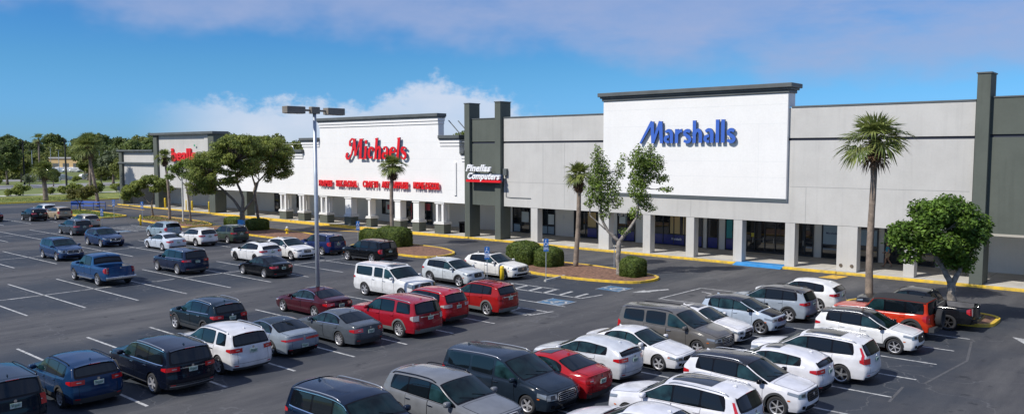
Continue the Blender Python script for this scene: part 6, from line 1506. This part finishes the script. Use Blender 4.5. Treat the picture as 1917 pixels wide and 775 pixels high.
for (hx, hy, hz), base_, d in (((.03, .215, .83), 21, (.25, 0, -1)), ((.28, -.185, .95), 25, (1, 0, -.35))):
    dv = Vector(d).normalized(); sv = Vector((0, 1, 0)).cross(dv).normalized()
    for k in range(4):
        o_ = Vector((hx, hy, hz)) + sv*(.018*(k-1.5)) ; i0 = len(J)
        for q, rr in ((.03, .0095), (.055+.006*(k in (1, 2)), .0085), (.085+.01*(k in (1, 2)), .007)): v_ = o_+dv*q+Vector((0, -.006 if hy > 0 else .006, 0))*q*20*.3; J.append((v_.x, v_.y, v_.z, rr))
        Ed += [(base_, i0), (i0, i0+1), (i0+1, i0+2)]
    o_ = Vector((hx, hy, hz))+sv*.03; i0 = len(J); v1 = o_+dv*.01; v2 = o_+dv*.04+sv*.018; J += [(v1.x, v1.y, v1.z, .010), (v2.x, v2.y, v2.z, .008)]; Ed += [(base_, i0), (i0, i0+1)]
body = skin('body', J, Ed, M_skin, pr)
skin('shirt', [(0, 0, .90, .135, .125), (0, 0, 1.05, .118, .105), (0, 0, 1.22, .14, .115), (0, 0, 1.36, .13, .10), (.01, 0, 1.41, .075), (0, .165, 1.365, .058), (-.05, .185, 1.24, .052), (0, -.165, 1.365, .058), (.04, -.185, 1.24, .052)], [(0, 1), (1, 2), (2, 3), (3, 4), (3, 5), (5, 6), (3, 7), (7, 8)], M_shirt, pr)
skin('shorts', [(0, 0, .92, .14, .125), (.01, .09, .84, .105), (.07, .09, .64, .085), (-.01, -.09, .84, .105), (-.03, -.09, .64, .085)], [(0, 1), (1, 2), (0, 3), (3, 4)], M_shorts, pr)
skin('hair', [(.0, 0, 1.62, .088, .09), (-.035, 0, 1.57, .075), (-.05, 0, 1.48, .055), (-.05, 0, 1.40, .04)], [(0, 1), (1, 2), (2, 3)], M_hair, pr)
b = MB(); b.add([(.10, -.012, 1.55), (.10, .012, 1.55), (.125, 0, 1.545), (.10, 0, 1.585)], [(0, 1, 2), (0, 2, 3), (1, 3, 2)]); b.build('nose', M_skin, pr)
b = MB()
for yy in (-.03, .03): b.tube([(.098, yy, 1.585), (.108, yy, 1.585)], [.010, .006], 8)
b.build('eyes', M_trim, pr); MB().box(.100, -.022, 1.515, .109, .022, 1.523).build('mouth', principled('lips', (.3, .08, .07), .6), pr)
for sx in ((.24, .09), (-.24, -.09)): MB().box(sx[0]-.09, sx[1]-.045, 0, sx[0]+.15, sx[1]+.045, .035).build('sandal', M_bark, pr)

# ================================================================ THE PARKED CARS
WHT = (.66, .66, .66); BLK = (.005, .006, .008); NVY = (.008, .018, .055); SLV = (.42, .44, .46); GRY = (.085, .092, .105); RED = (.28, .010, .016)
V = []
def car(fam, h, a, X, Y, col, label, **k): V.append(dict(fam=fam, h=h, a=a, X=X, Y=Y, col=col, label=label, **k))
car('sedan', -1, 't', -105.2, 30.6, BLK, 'black sedan cut off by the left edge of the picture', sc=(.96, .97, .99))
car('cross', -1, 'r', -103.5, 34.3, BLK, 'black crossover beside the tan SUV at the far left', rearclad=False)
car('cross', -1, 'r', -103.7, 37.1, (.36, .29, .20), 'tan SUV between the black crossover and the grass island', tail='vert', wheel='ten')
car('cross', -1, 't', -109.3, 37.8, (.55, .58, .62), 'pale silver SUV behind the black crossover and the tan SUV', rails='silver')
car('suv', -1, 'r', -82.9, 31.0, (.045, .055, .07), 'dark grey wagon with silver roof rails, parked before the silver SUV', rails='silver', tail='horiz', sc=(1.03, .98, .97))
car('cross', -1, 't', -88.2, 34.3, (.40, .38, .34), 'beige silver SUV mostly hidden behind the dark grey wagon', rails='black')
car('sport', 1, 'f', -70.8, 28.75, (.012, .030, .085), 'navy crossover facing us with a bright headlight, behind the blue pickup', grille='wide', chrome=True, wheel='ten', sc=(.98, 1, 1))
car('suv', 1, 'f', -64.2, 22.9, (.016, .040, .105), 'mid blue SUV with pale headlights parked behind the blue pickup', grille='wide', chrome=True, headtall=.08, rails='black')
car('pickup', -1, 'r', -50.4, 20.2, (.010, .048, .135), 'bright blue crew cab pickup with chrome rear bumper and empty bed', chrome=True, wheel='six', tail='vert', sillchrome=True, bedcol=(.12, .12, .13))
car('cross', -1, 'f', -76.3, 35.4, (.24, .32, .38), 'pale blue grey SUV behind the silver sedan', rails='silver', tail='vert')
car('sedan', -1, 'r', -64.7, 31.1, (.50, .55, .62), 'light silver sedan before the pale blue grey SUV', wheel='ten')
car('cross', -1, 'r', -65.3, 34.3, WHT, 'small white crossover between the silver sedan and the dark green SUV', clad=True, rails='silver', wheel='five')
car('suv', -1, 'r', -65.4, 37.3, (.045, .062, .048), 'dark green SUV with black rear glass beside the low hedges', rails='silver', clad=True, sc=(.97, .97, .98), pillars=True)
car('suvbox', -1, 'r', -51.1, 25.5, (.010, .018, .045), 'black blue large SUV with silver roof rails, right of the bright blue pickup', rails='silver', chromeline=True, tail='horiz', sillchrome=True, bumperbar=True, wheel='ten', chrome=True)
car('sport', -1, 'f', -54.6, 31.7, WHT, 'white sporty crossover with dark rear glass beyond the black compact sedan', sunroof='big', tail='horiz', wheel='five', rimmat=M_rimd, blackmirror=True)
car('sedan', -1, 'r', -45.5, 28.4, BLK, 'black compact sedan with bright red tail lights before the white crossovers', sc=(.94, .98, .99), tail='horiz', wheel='ten')
car('sport', 1, 'f', -51.6, 34.5, WHT, 'white SUV facing us with a sunroof, next to the lamp pole top row', sunroof='small', grille='kidney', chrome=True, headtall=-.03)
car('suv', -1, 'r', -52.2, 37.7, (.012, .022, .085), 'dark navy SUV seen just past the lamp pole', tail='vert', rails='silver', sc=(1.02, 1, 1.02))
car('suvbox', -1, 'f', -48.4, 37.2, BLK, 'black SUV with one lit red tail light beside the long hedge', tail='vert', rails='black', sillchrome=True, chrome=True, pillars=True)
car('suvxl', 1, 'r', -35.7, 28.6, WHT, 'long white full-size SUV with tinted windows facing right', rails='silver', grille='tall', chrome=True, sunroof='small', headtall=.12, wheel='twin', tailwin=False)
car('cross', 1, 'f', -33.75, 34.1, (.48, .51, .53), 'silver crossover facing right between the white SUV and the white crossover', rails='black', clad=True, grille='kidney', wheel='five')
car('sport', 1, 'f', -33.5, 37.8, (.68, .67, .64), 'cream white crossover with sunroof at the disabled bay', sunroof='big', grille='wide', chrome=True, sillchrome=True, wheel='twin')
car('sedan', -1, 'f', -35.2, 23.0, (.050, .007, .013), 'dark maroon sedan parked behind the lamp pole foot', tail='horiz', sunroof='small', wheel='five', chromeline=True)
car('sedan', -1, 'r', -27.05, 20.3, (.070, .082, .098), 'slate grey sedan between the grey fastback and the red SUV', tail='horiz', wheel='ten', chromeline=True)
car('suvbox', -1, 'r', -26.4, 23.0, (.27, .010, .020), 'large red SUV with grey lower trim and silver rails', rails='silver', clad=True, cladmat=principled('grey_cladding', (.13, .15, .15), .6), tail='tall', cleartail=True, tailbar=True, wheel='ten', pillars=True)
car('suv', -1, 'r', -27.2, 25.75, (.36, .010, .016), 'bright red SUV with clear rear lamps between the two other red cars', tail='horiz', cleartail=True, rails='silver', rearclad=True, clad=True, sc=(.97, .96, 1))
car('cross', -1, 'r', -26.7, 28.9, (.28, .014, .014), 'small red SUV with grey cladding and roof bars at the end of the red row', clad=True, cladmat=principled('grey_cladding', (.13, .15, .15), .6), rails='black', tail='small', tailbar=True, wheel='six', sc=(.98, .97, 1.03), crossbars=True)
car('cross', -1, 'f', -35.4, 17.5, (.004, .012, .020), 'black teal crossover with silver rails alone behind the white SUV', rails='silver', tail='horiz', clad=True, chrome=True, wheel='five', chromeline=True, sc=(1.03, 1, 1.02))
car('suv', -1, 'r', -26.9, 14.85, (.60, .60, .62), 'white SUV with black rear glass between the black SUV and the grey fastback', tail='horiz', rails='silver', rearclad=False, sc=(1, 1, 1.03), chrome=True, pillars=True)
car('sedan', -1, 'r', -27.8, 17.6, (.20, .235, .28), 'light blue grey fastback sedan with a dark roof and full-width tail lamp', tail='wide', roof=(.02, .03, .04), chromeline=True, rearclad='dark', lowplate=True, sc=(1, 1, .97))
car('suvbox', -1, 'r', -26.4, 12.2, (.004, .006, .014), 'largest black SUV with chrome window line, second row from the bottom left', rails='silver', chromeline=True, tail='horiz', bumperbar=True, tailbar=True, wheel='five', chrome=True, sillchrome=True, sc=(1.01, 1, .97))
car('cross', -1, 'r', -27.1, 9.6, (.007, .028, .080), 'dark blue crossover with round badge beside the largest black SUV', tail='horiz', clad=True, wheel='five', rails='black', sc=(1, 1, .965))
car('suvbox', -1, 't', -25.3, 6.9, (.005, .011, .02), 'black boxy SUV cut off by the bottom left corner', rails='black', tail='vert', bumperbar=True)
car('suvbox', 1, 'f', -15.6, 12.5, (.004, .010, .026), 'dark navy SUV with a wide windscreen, cut off by the bottom edge', rails='silver', chromeline=True, chrome=True, grille='tall')
car('suv', 1, 'f', -15.15, 15.5, (.15, .158, .172), 'mid grey SUV with roof rails between the navy SUV and the dark minivan', rails='black', grille='wide', tail='small', chrome=True, sc=(1.02, 1, 1))
car('van', 1, 'f', -15.6, 18.7, (.012, .020, .032), 'dark blue black minivan with chrome grille beside the red sedan', rails='silver', grille='wide', chrome=True, headtall=.06, tail='vert', sc=(1, 1, .95))
car('sedan', -1, 't', -14.6, 20.5, (.33, .012, .016), 'bright red sedan with clear tail lamps between the dark minivan and the silver hatchback', tail='horiz', sunroof='small', cleartail=False, sc=(1, .99, 1))
car('hatch', -1, 't', -15.0, 23.1, (.52, .54, .57), 'silver hatchback with a black rear window next to the red sedan', tail='horiz', rearclad=False)
car('sedan', 1, 'f', -15.1, 25.6, (.64, .64, .66), 'white sedan facing right with amber headlamp corner before the grey minivan', wheel='five', grille='slim', sc=(.955, .98, .97))
car('van', 1, 'f', -15.1, 28.55, (.105, .10, .095), 'brown grey minivan with roof rails and a dark bonnet', rails='black', grille='wide', chrome=True, tail='vert')
car('sedan', 1, 'f', -15.3, 31.0, (.65, .645, .655), 'white sedan with sunroof and large black grille between minivan and electric car', grille='tall', sunroof='small', sc=(.96, .98, .99))
car('mini', 1, 'f', -14.8, 33.7, (.36, .42, .50), 'small silver blue electric car with black bonnet and roof', roof=(.02, .022, .028), hoodmat=M_trim, blackmirror=True, grille='slim', rimmat=M_silver)
car('suv', -1, 'r', -14.9, 37.0, (.26, .30, .35), 'steel grey crossover with a black tail behind the electric car', clad=True, tail='horiz', rails='black', cladmat=M_plast, roof=(.06, .06, .065), rearclad='dark', sc=(.96, .97, 1))
car('sport', -1, 'r', -14.7, 40.2, (.67, .67, .67), 'white SUV nearest the shops, beyond the steel grey crossover', tail='horiz', clad=False, rearclad=True, sc=(.99, .98, 1.03))
car('cross', 1, 'f', -9.3, 33.8, (.67, .67, .67), 'white compact SUV with black roof, parked before the red off-roader', roof=(.015, .015, .018), clad=True, rails='silver', grille='wide', wheel='six', tail='horiz', blackmirror=True, sc=(.98, .98, .98))
car('jeep', -1, 't', -8.75, 36.9, (.52, .035, .012), 'orange red off-roader with black soft top and spare wheel', softtop=True, blackfin=True, tail='vert', blackmirror=True, wheel='six', rimmat=M_rimd, rearclad='dark')
car('pickup', -1, 't', -7.75, 40.0, (.008, .009, .012), 'black pickup with an open bed by the bright green tree', tail='vert', darkbumper=True, wheel='six', sc=(.95, .97, .94), rimmat=M_rimd)
car('suv', -1, 'r', -9.5, 28.3, (.64, .64, .665), 'white SUV with tall red corner lamps and a long sunroof', tail='pillar', sunroof='big', rails='silver', wheel='five', clad=False, rearclad=False, rimmat=M_silver, lowplate=False)
car('hatch', -1, 't', -9.3, 26.0, (.62, .62, .655), 'white hatchback with small rear glass wedged between two white SUVs', tail='horiz', sunroof='small', rearclad='dark', sc=(1.0, 1, 1.02))
car('cross', 1, 'f', -9.7, 23.4, (.62, .62, .655), 'white compact SUV with black roof in the foreground, its windscreen reflecting red', roof=(.015, .015, .018), clad=True, rails='silver', grille='wide', wheel='six', tail='horiz', blackmirror=True, sc=(.99, 1, 1))
car('suv', -1, 't', -9.1, 19.8, (.62, .62, .655), 'white SUV with long sunroof and red corner lamps at the bottom edge', tail='pillar', sunroof='big', rails='silver', rearclad=False)
car('sedan', -1, 't', -9.0, 17.4, (.62, .62, .655), 'white sedan nose just above the bottom edge, nearest car of the white group', tail='horiz')
for i, sp in enumerate(V):
    random.seed(200+i); build_car(sp)

# far parked cars: one simple shape, copied
def far_car_mesh():
    s = Car('suv'); me = s.body(); bm = bmesh.new(); bm.from_mesh(me); b = MB()
    for sg in (1, -1): s.patch(b, lambda a, t: s.side(lerp(1.35, 4.3, (a+1)/2), lerp(s.S(lerp(1.35, 4.3, (a+1)/2))+.03, max(s.S(lerp(1.35, 4.3, (a+1)/2))+.035, s.E(lerp(1.35, 4.3, (a+1)/2))-.04), (t+1)/2), sg), 14, 3, .02, mi=2)
    s.patch(b, lambda a, t: s.topp(lerp(1.28, 2.0, (a+1)/2), t*.93), 6, 6, .02, mi=2); s.patch(b, lambda a, t: s.cap(1, lerp(1.15, 1.5, (a+1)/2), t*.86), 3, 6, .02, mi=2)
    for ax_ in s.axles:
        for sg in (1, -1): b.tube([(s.L/2-ax_, sg*.72, .36), (s.L/2-ax_, sg*.94, .36)], [.36, .36], 14, 1)
    n0 = len(bm.verts); vs = [bm.verts.new(v) for v in b.v]
    for f, mi in zip(b.f, b.m):
        try: q = bm.faces.new([vs[i] for i in f]); q.material_index = mi; q.smooth = True
        except ValueError: pass
    bm.to_mesh(me); bm.free(); return me
fm = far_car_mesh(); pal = [WHT, SLV, GRY, NVY, RED, BLK, (.3, .36, .45)]; FM = []
for c in pal:
    m = fm.copy(); m.materials.clear(); [m.materials.append(q) for q in (paint(c), M_under, M_cglass)]; FM.append(m)
cn = ['white', 'silver', 'dark grey', 'navy', 'red', 'black', 'pale blue']
def far_car(x, y, rz, ci, where):
    o = bpy.data.objects.new('parked_car', FM[ci]); C.objects.link(o); o.location = (x, y, -.01); o.rotation_euler[2] = rz
    tag(o, '%s car %s' % (cn[ci], where), 'car', 'cars beyond the roads')
random.seed(5)
for row in range(5):
    for i in range(11):
        if random.random() < .8:
            x, y = fr(322+row*12+random.uniform(-1, 1), -200+i*3.0+row*-2); far_car(x, y, R(35), random.choice((0, 0, 1, 1, 2, 3, 6, 4 if row == 1 else 0)), 'in the crowded far lot beyond the roads')
for x, y, ci, w in ((-250, 92, 0, 'on the far road behind the palm pair'), (-251, 99, 0, 'on the far road, right of another white one'), (-247, 84.5, 1, 'at the left of the far road queue'), (-245, 70, 3, 'on the far road beside the dark pole'), (-246, 64, 0, 'on the far road, left of the navy one')):
    far_car(x, y, R(95), ci, w)
for x, y, ci, w in ((-36, 3.0, 5, 'x'),): pass
